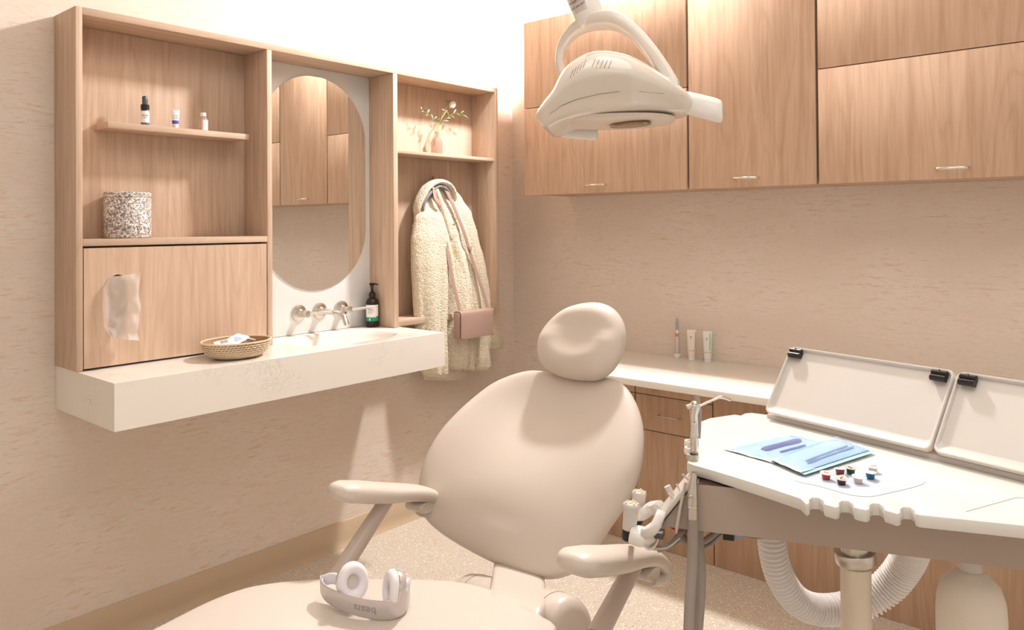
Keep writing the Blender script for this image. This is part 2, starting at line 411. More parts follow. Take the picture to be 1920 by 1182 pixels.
# tissue pulled out of the slot
def sheet(g, fn, nu, nv, th=.0004):
    a = [[fn(i/nu, j/nv) for i in range(nu+1)] for j in range(nv+1)]
    vs = [p for r in a for p in r]; fs = [(j*(nu+1)+i, j*(nu+1)+i+1, (j+1)*(nu+1)+i+1, (j+1)*(nu+1)+i) for j in range(nv) for i in range(nu)]
    g.add(vs, fs); return g
Lp = cat([(196, 520), (194, 545), (196, 580), (197, 615), (204, 633)], 8); 
def tissue_fn(u, v):
    L = Vector((1, 1)); k = v*4; i = min(int(k), 3); f = k-i
    lp = [(207, 519), (195, 540), (194, 575), (196, 612), (209, 634)]; rp = [(250, 511), (248, 545), (252, 580), (253, 610), (252, 637)]
    l = Vector(lp[i]).lerp(Vector(lp[i+1]), f); r = Vector(rp[i]).lerp(Vector(rp[i+1]), f); q = l.lerp(r, u)
    x = UD-.006 + .050*math.sin(u*PI*.62)**.8 + .010*math.sin(u*7+v*5)*u + .006*noise.noise(Vector((u*3, v*5, 2)))*2 + .004*math.sin(v*11+u*9)
    return pxx(q.x, q.y, UD+.004) + Vector((max(x, UD+.0005)-(UD+.004) if u > .06 else -.003, 0, 0))
TIS = mat('tissue_paper', srgb(250, 244, 236), .8); n_ = N(TIS); tr = n_.n('ShaderNodeBsdfTranslucent'); tr.inputs[0].default_value = srgb(250, 240, 230)
tp = n_.n('ShaderNodeBsdfTransparent'); mx = n_.n('ShaderNodeMixShader'); mx.inputs[0].default_value = .5; n_.l(n_.b.outputs[0], mx.inputs[1]); n_.l(tr.outputs[0], mx.inputs[2])
mx2 = n_.n('ShaderNodeMixShader'); mx2.inputs[0].default_value = .22; n_.l(mx.outputs[0], mx2.inputs[1]); n_.l(tp.outputs[0], mx2.inputs[2])
out_ = [x for x in n_.t.nodes if x.type == 'OUTPUT_MATERIAL'][0]; n_.l(mx2.outputs[0], out_.inputs[0])
g = G(); sheet(g, tissue_fn, 22, 34)
tag(obj('tissue', g, TIS, None, 80, pxx(225, 575, UD+.01)), 'thin white tissue hanging from the slot in the oak door', 'tissue')

# mirror with white back panel
t = thing('mirror', 'tall pill-shaped mirror set in a white panel above the sink', 'mirror', (BKX, -1.2, CZ))
g = G(); box(g, .0005, BKX-.004, P1[1]+.0005, P2[0]-.0005, CZ+.0005, TZ-.0225, .0006); obj('backing_panel', g, PANELW, t)
mz0, mz1 = 1.048, 1.891; myr = -.967; myc = -1.212; mr = myr-myc
st = [(myc+mr*math.cos(q), mz1-mr+mr*math.sin(q)) for q in [PI*k/40 for k in range(41)]] + [(myc+mr*math.cos(q), mz0+mr+mr*math.sin(q)) for q in [PI+PI*k/40 for k in range(41)]]
g = G(); M = Matrix(((0, 0, 1, 0), (1, 0, 0, 0), (0, 1, 0, 0), (0, 0, 0, 1))); prism(g, st, BKX-.0038, BKX, .0003, M, 1); obj('glass', g, MIRROR, t, 0)

# ================================================================ quartz vanity counter with basin
CX1 = .42; cy0, cy1, cz0 = -2.132, -.903, .7545; CT = .884
bc = (.205, -1.225); n = 96
inner = [(bc[0]+a, bc[1]+b) for a, b in se(.150, .222, n, 2.5)]
t = thing('vanity_counter', 'thick white quartz wall-hung counter with a recessed oval basin', 'counter', (.2, -1.5, cz0))
g = G()
outer = []
for p in inner:
    dx, dy = p[0]-bc[0], p[1]-bc[1]
    s = min(((CX1-bc[0])/dx if dx > 1e-9 else (.001-bc[0])/dx if dx < -1e-9 else 1e9), ((cy1-bc[1])/dy if dy > 1e-9 else (cy0-bc[1])/dy if dy < -1e-9 else 1e9))
    outer.append([bc[0]+dx*s, bc[1]+dy*s])
for c_ in ((.001, cy0), (.001, cy1), (CX1, cy0), (CX1, cy1)):
    k = min(range(n), key=lambda i: (outer[i][0]-c_[0])**2+(outer[i][1]-c_[1])**2); outer[k] = list(c_)
lv = [(1.0, 0), (.985, -.001), (.965, -.006), (.945, -.018), (.90, -.048), (.83, -.068), (.7, -.078), (.45, -.084), (.2, -.088), (.05, -.089)]
rings = [[Vector((p[0], p[1], cz0)) for p in outer], [Vector((p[0], p[1], CT)) for p in outer]]
for s, dz in lv: rings.append([Vector((bc[0]+(p[0]-bc[0])*s, bc[1]+(p[1]-bc[1])*s, CT+dz)) for p in inner])
loft(g, rings); obj('slab', g, QUARTZ, t, 40)
g = G(); lathe(g, [(0, .0), (.018, .0), (.02, .002), (.02, .0035), (.013, .0045), (0, .003)], Matrix.Translation((bc[0], bc[1], CT-.0885)), 24); obj('drain', g, STEEL, t)
# wall-mounted faucet: two lever handles and a spout
t = thing('faucet', 'brushed nickel wall-mounted faucet with spout and two lever handles', 'faucet', (BKX, -1.2, 1.0))
def rosette(name, c, par):
    g = G(); M = axis_m(c, (1, 0, 0)); lathe(g, [(0, 0), (.031, 0), (.032, .003), (.031, .008), (.024, .011), (.016, .013), (.014, .02), (.013, .034), (0, .034)], M, 28); return obj(name, g, STEEL, par)
X0 = BKX-.0036
c1 = pxx(562, 587, BKX+.005); c2 = pxx(601, 583, BKX+.005); c3 = pxx(641, 580, BKX+.005)
zc = (c1.z+c2.z+c3.z)/3
for c, kind in ((c1, 0), (c2, 1), (c3, 0)):
    c.x = X0; c.z = zc
    r = rosette('handle_base' if kind == 0 else 'spout_base', c, t)
    if kind == 0:
        g = G(); M = axis_m((c.x+.03, c.y, c.z), (1, 0, 0)); lathe(g, [(0, 0), (.010, 0), (.010, .018), (.013, .020), (.014, .03), (.012, .036), (0, .037)], M, 20); obj('stem', g, STEEL, r)
        g = G(); tube(g, [(c.x+.055, c.y, c.z), (c.x+.075, c.y+.028, c.z+.002), (c.x+.098, c.y+.085, c.z+.005)], [.0068, .006, .0055], 12); obj('lever', g, STEEL, r)
    else:
        g = G(); tube(g, cat([(c.x+.02, c.y, c.z), (c.x+.10, c.y, c.z), (c.x+.135, c.y, c.z-.001), (c.x+.155, c.y, c.z-.010), (c.x+.168, c.y, c.z-.028), (c.x+.176, c.y, c.z-.044)], 6), .0105, 16); obj('spout', g, STEEL, r)
# ================================================================ small things on the wall unit
def bottle(name, label, c, prof, mt, group=None, n=32):
    t = thing(name, label, 'bottle', c, 0, group)
    g = G(); lathe(g, prof, Matrix.Translation(c), n); obj('body', g, mt, t, 50); return t
def toward(c, dx=0):   # heading of a label that faces the room
    d = (CAM - Vector(c)); d.z = 0; return Matrix.Rotation(math.atan2(d.y, d.x)+dx, 4, 'Z')
def label_cyl(g, c, r, z0, z1, a0, a1, head, n=24, th=.0003):
    """curved paper label on a round bottle, angles in degrees about the heading"""
    rings = []
    for k in range(n+1):
        a = math.radians(a0+(a1-a0)*k/n); d = Vector((math.cos(a), math.sin(a), 0))
        rings.append([head @ (d*q+Vector((0, 0, z))) + Vector(c) for q, z in ((r+th, z0), (r+th, z1), (r-.0005, z1), (r-.0005, z0))])
    return loft(g, rings)
def face_m(c, r, z, head, rot=0):
    """matrix for lettering on the front of a round bottle"""
    X = head @ Vector((0, 1, 0)); Z = head @ Vector((1, 0, 0)); Y = Vector((0, 0, 1))
    M = Matrix(((X.x, Y.x, Z.x, 0), (X.y, Y.y, Z.y, 0), (X.z, Y.z, Z.z, 0), (0, 0, 0, 1)))
    o = Vector(c) + Z*(r+.0005) + Vector((0, 0, z))
    return Matrix.Translation(o) @ M @ Matrix.Rotation(rot, 4, 'Z')
CLEAR = mat('clear_plastic', srgb(246, 226, 208), .08, trans=.75, ior=1.3)
PAPER = mat('white_paper_label', srgb(246, 242, 238), .5)
NAVY = mat('slate_blue_print', srgb(84, 104, 122), .5); BLUEP = mat('violet_blue_print', srgb(84, 84, 170), .5)
RED = mat('orange_red_print', srgb(226, 96, 58), .5); GREEN = mat('emerald_print', srgb(8, 150, 112), .45); INK = mat('grey_ink', srgb(96, 92, 92), .6)
SZ = 1.6238
# pump bottle with black collar
c = pxx(272, 235, .085); c.z = SZ
t = bottle('serum_bottle', 'small dark pump bottle with white label, leftmost on the floating shelf', c, [(0, 0), (.0115, 0), (.0125, .001), (.0125, .050), (.0105, .0535), (0, .0535)], mat('dark_bottle', srgb(58, 60, 66), .3))
hd = toward(c)
g = G(); label_cyl(g, c, .0125, .0075, .048, -75, 75, hd); lb = obj('label', g, PAPER, t)
g = G(); label_cyl(g, c, .0128, .0015, .0085, -75, 75, hd)
for k in range(9): a = math.radians(-62+k*15.5); d = hd @ Vector((math.cos(a), math.sin(a), 0)); lathe(g, [(0, 0), (.0017, .0), (.0008, .0025+.001*(k % 3)), (0, .004)], Matrix.Translation(Vector(c)+d*.0126+Vector((0, 0, .008))), 6)
obj('label_band', g, NAVY, lb)
g = G(); text(g, 'face balm', .0052, face_m(c, .0127, .034, hd), .013); text(g, 'natural', .004, face_m(c, .0127, .027, hd), .013); obj('lettering', g, INK, lb)
g = G(); lathe(g, [(0, .0536), (.0128, .0536), (.0128, .068), (.0118, .069), (0, .069)], Matrix.Translation(c), 28); obj('collar', g, BLACK, t)
g = G(); lathe(g, [(0, .0691), (.0085, .0691), (.0085, .082), (.0078, .093), (.006, .0965), (0, .097)], Matrix.Translation(c), 20); tube(g, [Vector(c)+Vector((0, 0, .0925)), Vector(c)+hd@Vector((.004, -.0085, .0905))], [.004, .002], 10); obj('pump_head', g, mat('grey_plastic', srgb(88, 86, 90), .35), t)
# tube
def squeeze_tube(name, label, c, h, w, capr, caph, mt, capm, head, group=None):
    t = thing(name, label, 'tube', c, 0, group); rings = []
    for k in range(11):
        s = k/10; a = capr+(w-capr)*s**.7; b = capr*(1-s)**.75+.0008
        rings.append([Vector(c)+head @ Vector((y, x, caph+.0006+(h-caph)*s)) for x, y in se(a, b, 28, 2.2)])
    g = G(); loft(g, rings); bd = obj('body', g, mt, t, 50)
    g = G(); lathe(g, [(0, 0), (capr*1.02, 0), (capr*1.04, .001), (capr*1.0, caph), (0, caph)], Matrix.Translation(c), 28); obj('cap', g, capm, t)
    return t, bd
c = pxx(329, 240, .085); c.z = SZ; hd = toward(c)
t, bd = squeeze_tube('hand_cream_tube', 'small white tube with a blue band standing on the floating shelf', c, .062, .0128, .0085, .009, PAPER, WHITEP, hd)
g = G(); rings = []
for k in range(2):
    s = .12+.22*k; a = .0085+(.0128-.0085)*s**.7+.0002; b = .0085*(1-s)**.75+.0010
    rings.append([Vector(c)+hd @ Vector((y, x, .0096+.053*s)) for x, y in se(a, b, 28, 2.2)])
loft(g, rings, False, False); obj('printed_band', g, BLUEP, bd)
g = G(); text(g, 'hand', .0062, face_m(c, .0040, .043, hd)); text(g, 'cream', .0062, face_m(c, .0052, .036, hd)); obj('lettering', g, BLUEP, bd)
# clear bottle with orange lettering
c = pxx(381, 246, .085); c.z = SZ; hd = toward(c)
t = bottle('toner_bottle', 'small clear bottle with white cap and orange vertical lettering, right on the floating shelf', c, [(0, 0), (.0135, 0), (.015, .0015), (.015, .039), (.013, .0455), (.0085, .0485), (.0085, .051), (0, .051)], CLEAR)
g = G(); label_cyl(g, c, .0151, .004, .038, -20, 78, hd); obj('label', g, PAPER, t)
g = G(); text(g, 'ROUGE', .0085, face_m(c, .0153, .0215, hd @ Matrix.Rotation(math.radians(-12), 4, 'Z'), PI/2)); obj('lettering', g, RED, t)
g = G(); lathe(g, [(0, .0511), (.0096, .0511), (.0098, .052), (.0098, .062), (.009, .0635), (0, .064)], Matrix.Translation(c), 24); obj('cap', g, WHITEP, t)
# speckled canister
TERR = mat('speckled_stone', srgb(236, 228, 220), .5); n_ = N(TERR); cur = srgb(238, 230, 222); v_ = n_.coords()
for sc_, c_, lo in ((190, (112, 106, 110), 0), (260, (160, 136, 116), 3), (220, (190, 176, 168), 6), (340, (120, 112, 112), 9)):
    vo = n_.n('ShaderNodeTexVoronoi', Scale=sc_); wv_ = n_.n('ShaderNodeMapping'); wv_.inputs['Location'].default_value = (lo, lo, 0); n_.l(v_, wv_.inputs[0])
    ns = n_.n('ShaderNodeTexNoise', Scale=300.0, Detail=2.0); n_.l(wv_.outputs[0], ns.inputs[0]); ad = n_.n('ShaderNodeVectorMath', operation='SCALE'); n_.l(ns.outputs['Color'], ad.inputs[0]); ad.inputs['Scale'].default_value = .006
    a2 = n_.n('ShaderNodeVectorMath', operation='ADD'); n_.l(wv_.outputs[0], a2.inputs[0]); n_.l(ad.outputs[0], a2.inputs[1]); n_.l(a2.outputs[0], vo.inputs[0])
    sp = n_.n('ShaderNodeSeparateColor'); n_.l(vo.outputs['Color'], sp.inputs[0]); k_ = n_.ramp(sp.outputs[0], [(.76, (0, 0, 0, 1)), (.78, (1, 1, 1, 1))])
    cur = n_.mix(k_, cur, srgb(*c_))
n_.l(cur, n_.b.inputs['Base Color'])
c = pxx(239.5, 446, .085); c.z = 1.2677
t = thing('canister', 'black-and-white speckled stone canister on the lower left shelf', 'container', c)
r_ = .0675
g = G(); lathe(g, [(0, 0), (r_-.003, 0), (r_, .003), (r_, .124), (r_-.0015, .126), (0, .126)], Matrix.Translation(c), 48); obj('body', g, TERR, t)
g = G(); lathe(g, [(0, .1265), (r_-.0015, .1265), (r_, .128), (r_, .140), (r_-.003, .143), (0, .143)], Matrix.Translation(c), 48); obj('lid', g, TERR, t)

# ================================================================ wicker basket with sachets
c = Vector((.292, -1.706, CT+.0004)); A, B, HB = .0925, .108, .048
t = thing('wicker_basket', 'shallow round woven wicker basket on the left of the quartz counter', 'basket', c)
WICK = mat('pale_wicker', srgb(224, 200, 170), .65); WICK2 = mat('wicker_core', srgb(176, 140, 108), .8)
def bprof(s):   # s 0..1 bottom->rim: radius factor, z
    return (.50+.50*math.sin(s*PI/2)**.8, .003+HB*(1-math.cos(s*PI/2))**.9)
g = G(); rings = [[Vector(c)+Vector((A*.975*q*math.cos(2*PI*k/48), B*.975*q*math.sin(2*PI*k/48), z)) for k in range(48)] for q, z in [(.02, .0035)]+[bprof(i/10) for i in range(11)]]
rings += [[p.lerp(Vector((c.x, c.y, p.z)), .035)+Vector((0, 0, .002)) for p in r] for r in rings[::-1]]
loft(g, rings, False, False); obj('shell', g, WICK2, t)
g = G(); NR, NS = 10, 64      # woven strands
for i in range(NR+1):
    q, z = bprof(i/NR); n = NS; pts = []
    for k in range(n+1):
        a = 2*PI*k/n; off = .0022*(1 if (k+i) % 2 else -.3)
        pts.append(Vector(c)+Vector(((A*q+off)*math.cos(a), (B*q+off)*math.sin(a), z)))
    tube(g, pts, .0021, 5, False)
for k in range(56):
    a0 = 2*PI*k/56; pts = []
    for i in range(10): q, z = bprof(i/9); a = a0+i*.05; pts.append(Vector(c)+Vector(((A*q-.0002)*math.cos(a), (B*q-.0002)*math.sin(a), z)))
    tube(g, pts, .0016, 5, False)
obj('weave', g, WICK, t, 70)
g = G(); q, z = bprof(1); tube(g, [Vector(c)+Vector((A*1.012*math.cos(2*PI*k/64), B*1.012*math.sin(2*PI*k/64), z+.0015)) for k in range(65)], .003, 8, False); obj('rim', g, WICK, t, 70)
g = G(); lathe(g, [(0, 0), (A*.52, 0), (A*.54, .003), (0, .004)], Matrix.Translation(c), 32, 1, B/A); obj('base', g, WICK, t)
def sachet(label, mt, cx, cy, z, rx, ry, rz, wx, wy, mark=None):
    M = Matrix.Translation((c.x+cx, c.y+cy, c.z+z+.010)) @ Matrix.Rotation(rz, 4, 'Z') @ Matrix.Rotation(rx, 4, 'X') @ Matrix.Rotation(ry, 4, 'Y')
    g = G(); pillow(g, [tuple(p) for p in se(wx, wy, 40, 9)], M, .0022, .0022, lambda x, y, t: .0012*noise.noise(Vector((x*60, y*60, rz))), 5, 1.4, 1.4)
    o = obj('sachet', g, mt, None, 50, M.translation); tag(o, label, 'sachet', None)
    if mark:
        g = G(); box(g, -wx*.5, wx*.5, -wy*.35, wy*.35, .0024, .0030, 0, M); obj('printed_patch', g, mark, o)
sachet('white sachet leaning in the middle of the wicker basket', PAPER, .0, .0, .046, .25, .20, .3, .026, .036, mat('pale_blue_print', srgb(176, 200, 222), .5))
sachet('white sachet with a grey patch at the left of the basket', PAPER, .004, -.044, .042, .15, .25, -.4, .022, .030, mat('grey_patch', srgb(170, 165, 165), .5))
sachet('small sachet with a strong blue patch at the right inside the basket', PAPER, .000, .050, .042, -.15, .25, .9, .014, .022, mat('strong_blue', srgb(50, 120, 190), .5))
sachet('pinkish white sachet lying low in the middle of the basket', mat('pinkish_paper', srgb(238, 222, 214), .6), -.016, .030, .036, .1, .25, 1.3, .016, .026)

# ================================================================ soap bottle
c = Vector((.062, -.969, CT+.0003)); hd = toward(c, -.05); R_ = .0265
SOAP = mat('dark_brown_plastic', srgb(44, 32, 30), .22)
t = thing('soap_dispenser', 'dark pump soap bottle with a white and green label beside the faucet', 'bottle', c)
g = G(); lathe(g, [(0, 0), (R_-.002, 0), (R_, .002), (R_, .098), (R_-.003, .110), (R_-.009, .1175), (R_-.0155, .121), (R_-.0155, .124), (0, .124)], Matrix.Translation(c), 40); obj('body', g, SOAP, t, 50)
g = G(); label_cyl(g, c, R_, .026, .092, -66, 66, hd, 32); lb = obj('label', g, PAPER, t)
g = G(); ringz = []
for k in range(41):
    a = math.radians(-66+132*k/40); d = Vector((math.cos(a), math.sin(a), 0)); zz = .037+.004*abs(math.sin(k*.52))+.003*abs(math.sin(k*1.3+.6))+(.004 if k > 32 else 0)
    ringz.append([hd @ (d*q+Vector((0, 0, z))) + Vector(c) for q, z in ((R_+.0007, .0262), (R_+.0007, zz), (R_+.0001, zz), (R_+.0001, .0262))])
loft(g, ringz); obj('green_band', g, GREEN, lb)
def soap_m(z, x=0): return face_m(c, R_, z, hd @ Matrix.Rotation(x, 4, 'Z'))
g = G(); text(g, 'Ursa', .0098, soap_m(.0815), R_, 'LEFT'); text(g, 'Major', .0098, soap_m(.0725), R_, 'LEFT')
g.v = [((Matrix.Translation(c) @ Matrix.Rotation(-.62, 4, 'Z') @ Matrix.Translation(-c)) @ v) for v in g.v]; obj('lettering', g, INK, lb)
g = G(); text(g, 'hand wash', .0058, soap_m(.064), R_, 'LEFT'); text(g, 'all natural', .0042, soap_m(.058), R_, 'LEFT')
g.v = [((Matrix.Translation(c) @ Matrix.Rotation(-.62, 4, 'Z') @ Matrix.Translation(-c)) @ v) for v in g.v]; obj('small_lettering', g, INK, lb)
g = G(); lathe(g, [(0, 0), (.003, 0), (.0035, .003), (.0015, .007), (0, .010)], face_m(c, R_+.0002, .029, hd @ Matrix.Rotation(-.35, 4, 'Z')) @ Matrix.Rotation(-PI/2, 4, 'X') @ Matrix.Scale(.1, 4, (0, 1, 0)), 10); obj('drop_emblem', g, PAPER, lb)
g = G(); lathe(g, [(0, .1242), (.0135, .1242), (.014, .126), (.0135, .139), (.009, .143), (.0055, .146), (.005, .160), (0, .160)], Matrix.Translation(c), 28); obj('collar', g, BLACK, t)
g = G(); dr_ = Vector((RR.x, RR.y, 0)); top = c+Vector((0, 0, .160)); tube(g, [top, top+Vector((0, 0, .013))], [.0045, .0095], 14); obj('pump_stem', g, BLACK, t)
g = G(); tube(g, cat([top+Vector((0, 0, .0165))-dr_*.011, top+Vector((0, 0, .0168)), top+Vector((0, 0, .0160))+dr_*.014, top+Vector((0, 0, .0130))+dr_*.026], 4), [.0038, .0042, .0034, .0024], 10); obj('nozzle', g, BLACK, t)

# ================================================================ vase with a white flower and leaves
VX = .080; c = pxx(819, 283, VX); c.z = 1.6133
t = thing('glass_vase', 'small pinkish glass bottle vase on the right upper shelf', 'vase', c)
GL = mat('pink_glass', (.86, .70, .64, 1), .03, trans=.8, ior=1.3)
pr = [(0, .0), (.0235, 0), (.026, .003), (.026, .058), (.0225, .070), (.014, .078), (.0085, .083), (.008, .102), (.0098, .105)]
g = G(); lathe(g, pr + [(r-.0012 if r > .002 else 0, z+.0004) for r, z in pr[1:][::-1]] + [(0, .003)], Matrix.Translation(c), 36); obj('glass', g, GL, t, 60)
LEAF = mat('eucalyptus_leaf', srgb(104, 122, 78), .5); LEAF2 = mat('grey_green_leaf', srgb(136, 160, 138), .5); STEM = mat('green_stem', srgb(150, 160, 90), .5); PET = mat('white_petal', srgb(252, 250, 242), .55)
def vp(x, y, dx=0): return pxx(x, y, VX+dx)
t = thing('flower', 'single white rose bud on a green stem in the glass vase', 'flower', c)
g = G(); tube(g, cat([vp(813, 281, .008), vp(815, 262, .004), vp(820, 240, 0), vp(828, 222, 0), vp(838, 207, 0)], 6), [.0022, .0021, .0016, .0018, .0028], 8); obj('stem', g, STEM, t)
bc_ = vp(848, 197); ax = (vp(853, 190)-vp(840, 206)).normalized()
g = G(); lathe(g, [(0, -.017), (.006, -.015), (.012, -.008), (.0145, 0), (.0135, .007), (.009, .012), (0, .0135)], axis_m(bc_, ax), 20); obj('bud', g, PET, t, 60)
for k in range(7):
    g = G(); M = axis_m(bc_, ax) @ Matrix.Rotation(k*2.4, 4, 'Z'); rings = []
    for i in range(8):
        v = i/7; r = .0152-.0008*(k % 3)+.001*k/7; hw = .9*math.sin(PI*(.12+.80*v))**.7; rings.append([M @ Vector((r*math.sin(PI*(.2+.6*v))**.5*math.cos(q), r*math.sin(PI*(.2+.6*v))**.5*math.sin(q), -.015+.030*v)) for q in [hw*(j/5-1) for j in range(11)]])
    loft(g, rings, False, False, False); obj('petal', g, PET, t, 60)
def leaf(g, a, b, w, nrm=(1, 0, 0), curl=.15):
    a = Vector(a); b = Vector(b); d = b-a; nrm = (Vector(nrm)-d.normalized()*Vector(nrm).dot(d.normalized())).normalized(); s = d.cross(nrm).normalized(); rings = []
    for i in range(7):
        v = i/6; q = w*math.sin(PI*min(v*.95+.03, 1))**.8; m = a+d*v+nrm*(d.length*curl*math.sin(PI*v)); rings.append([m-s*q+nrm*q*.25, m, m+s*q+nrm*q*.25])
    loft(g, rings, False, False, False)
t = thing('eucalyptus_sprig', 'thin green leafy sprigs spreading from the glass vase', 'foliage', c)
for stem_, lv_ in (
    ([(819, 262), (821, 243), (812, 226), (801, 213), (791, 206)], [((812, 226), (808, 214)), ((812, 226), (820, 218)), ((804, 216), (798, 217)), ((801, 213), (805, 205)), ((795, 209), (790, 210)), ((796, 209), (799, 203)), ((791, 206), (789, 200)), ((815, 230), (809, 232)), ((818, 228), (824, 222))]),
    ([(820, 255), (825, 235), (838, 222), (852, 212), (868, 216), (876, 222)], [((833, 227), (842, 228)), ((841, 219), (838, 209)), ((845, 217), (853, 223)), ((850, 213), (855, 204)), ((857, 213), (864, 221)), ((862, 214), (870, 208)), ((868, 216), (878, 224)), ((838, 222), (846, 222)), ((828, 231), (835, 236))]),
    ([(822, 240), (830, 215), (838, 200), (840, 193)], [((838, 200), (831, 193)), ((840, 194), (834, 188)), ((840, 193), (845, 187)), ((834, 208), (828, 205))])):
    g = G(); tube(g, cat([vp(x, y, .004) for x, y in stem_], 4), .0008, 6); st_ = obj('stem', g, STEM, t)
    for i, (a, b) in enumerate(lv_):
        g = G(); leaf(g, vp(*a, .004), vp(*b, .006+.006*((i*7) % 3-1)), .0024+.0008*(i % 2), (1, -.3, .5)); obj('leaf', g, LEAF if i % 3 else LEAF2, st_, 80)
# ================================================================ coat, hook and shoulder bag in the right niche
g = G(); hc = pxx(808, 345, .021)
lathe(g, [(0, 0), (.010, 0), (.010, .003), (.006, .004), (0, .004)], axis_m((BKX+.0002, hc.y, hc.z), (1, 0, 0)), 20)
tube(g, cat([(BKX+.003, hc.y, hc.z-.005), (BKX+.03, hc.y, hc.z-.012), (BKX+.052, hc.y, hc.z+.004), (BKX+.056, hc.y-.001, hc.z+.026)], 6), [.004, .0042, .0042, .005], 10)
tube(g, cat([(BKX+.003, hc.y, hc.z+.006), (BKX+.014, hc.y, hc.z+.022), (BKX+.016, hc.y, hc.z+.034)], 5), [.004, .004, .005], 10)
tag(obj('coat_hook', g, mat('bronze_hook', srgb(150, 120, 98), .35, .8), None, 60, (BKX, hc.y, hc.z)), 'small bronze wall hook holding the fleece coat in the right niche', 'hook')
FLE = mat('cream_fleece', srgb(242, 232, 212), .95, spec=.1); n_ = N(FLE)
v1 = n_.noise(n_.coords((1, 1, 1)), 150, 3, .6); vo = n_.n('ShaderNodeTexVoronoi', Scale=190.0); n_.l(n_.coords(), vo.inputs[0])
cc = n_.ramp(vo.outputs['Distance'], [(.1, srgb(246, 236, 216)), (.75, srgb(224, 206, 176))]); n_.l(cc, n_.b.inputs['Base Color'])
bb = n_.n('ShaderNodeMath', operation='SUBTRACT'); n_.l(v1, bb.inputs[0]); n_.l(vo.outputs['Distance'], bb.inputs[1]); n_.bump(bb.outputs[0], .9, .004)
FLE.node_tree.nodes['Principled BSDF'].inputs['Sheen Weight'].default_value = .3
GREYL = mat('grey_lining', srgb(132, 128, 132), .9)
def fuzz(p, a=.0022): return a*(.7*noise.noise(p*110)+.6*noise.noise(p*220+Vector((3, 1, 5))))
def interp(tab, y):
    for (a, b) in zip(tab, tab[1:]):
        if a[0] <= y <= b[0]:
            f = (y-a[0])/(b[0]-a[0]); f = f*f*(3-2*f)*.4+f*.6; return [p+(q-p)*f for p, q in zip(a[1:], b[1:])]
    return list(tab[0][1:]) if y < tab[0][0] else list(tab[-1][1:])
def drape(name, tab, parent, folds, nu=70, nv=120, back=.028, e=.55, mt=None, amp=.0022):
    """cloth hanging piece. tab rows: (y_px, left_px, right_px, depth_x, bulge)"""
    g = G(); Y0, Y1 = tab[0][0], tab[-1][0]; rings = []
    for j in range(nv+1):
        y = Y0+(Y1-Y0)*j/nv; L, R, dx, bl = interp(tab, y); ring = []
        for i in range(nu+1):
            s = i/nu; x_ = L+(R-L)*s; env = max(0, 1-abs(2*s-1)**2.6)**e
            d = dx+bl*env
            for (s0, s1, wd, a, ya, yb) in folds:
                fade = max(0, min(1, (y-ya)/max(yb-ya, 1))); sc_ = s0+(s1-s0)*(y-Y0)/(Y1-Y0)
                d += a*fade*math.exp(-((s-sc_)/wd)**2)*env
            p = pxx(x_, y, dx+bl*.5); p.x = max(d, BKX+.003)
            f = fuzz(p, amp); p.x += f; p.z += f*.4 if 0 < j < nv else f
            p.y += f*(1 if s > .5 else -1)*(1-env); ring.append(p)
        for i in range(9, -1, -1):
            s = i/9; s = .03+.94*s; x_ = L+(R-L)*s; p = pxx(x_, y, dx+bl*.5); p.x = max(dx-back*(1-abs(2*s-1)**2), BKX+.0025); ring.append(p)
        rings.append(ring)
    loft(g, rings); return obj(name, g, mt or FLE, parent, 80)
t = thing('fleece_coat', 'cream sherpa fleece coat with grey-lined collar hanging in the right niche', 'coat', (BKX+.05, hc.y, hc.z))
# rear body panel, main body, left sleeve, right front
drape('rear_panel', [(395, 778, 850, .050, .02), (470, 782, 880, .055, .03), (560, 786, 900, .06, .03), (640, 793, 915, .07, .03), (700, 796, 880, .075, .03), (713, 799, 868, .075, .024)], t, [], 40, 80)
drape('right_front', [(352, 832, 852, .070, .02), (372, 835, 868, .075, .03), (400, 838, 887, .08, .035), (440, 845, 899, .085, .035), (500, 862, 914, .09, .035), (560, 872, 928, .095, .035), (610, 880, 939, .098, .035), (640, 888, 948, .10, .033), (651, 896, 946, .10, .024), (654, 905, 935, .10, .02)], t, [(.35, .25, .10, .010, 380, 460), (.75, .7, .12, .006, 420, 500), (.55, .5, .06, -.008, 400, 520)], 50, 110)
drape('main_body', [(345, 810, 838, .078, .02), (365, 806, 850, .08, .03), (400, 806, 868, .085, .045), (440, 812, 880, .09, .05), (500, 822, 893, .095, .055), (560, 826, 905, .10, .055), (620, 828, 915, .105, .055), (670, 826, 924, .108, .05), (688, 828, 926, .11, .04), (694, 840, 922, .11, .03)], t,
      [(.25, .22, .07, .016, 380, 460), (.50, .50, .08, .020, 400, 500), (.37, .36, .04, -.020, 420, 520), (.70, .62, .05, -.028, 430, 600), (.82, .84, .08, .016, 400, 520), (.12, .1, .05, -.012, 440, 540)], 80, 140)
drape('left_sleeve', [(368, 800, 822, .088, .02), (385, 793, 838, .092, .035), (410, 784, 848, .095, .05), (450, 779, 852, .10, .06), (500, 780, 846, .105, .065), (560, 783, 842, .11, .065), (620, 787, 840, .115, .062), (670, 792, 842, .118, .058), (700, 796, 843, .12, .05), (708, 804, 838, .12, .036)], t,
      [(.3, .35, .12, .010, 420, 520), (.62, .6, .06, -.012, 440, 540), (.15, .1, .05, -.008, 450, 560), (.85, .8, .07, .008, 460, 560)], 60, 140)
drape('hanging_cuff', [(440, 846, 862, .10, .02), (480, 848, 876, .115, .04), (540, 850, 886, .125, .045), (600, 852, 893, .13, .045), (650, 850, 897, .135, .042), (680, 846, 898, .135, .035), (692, 852, 890, .135, .024)], t,
      [(.4, .4, .12, .008, 480, 560), (.75, .7, .05, -.010, 480, 580)], 50, 100)
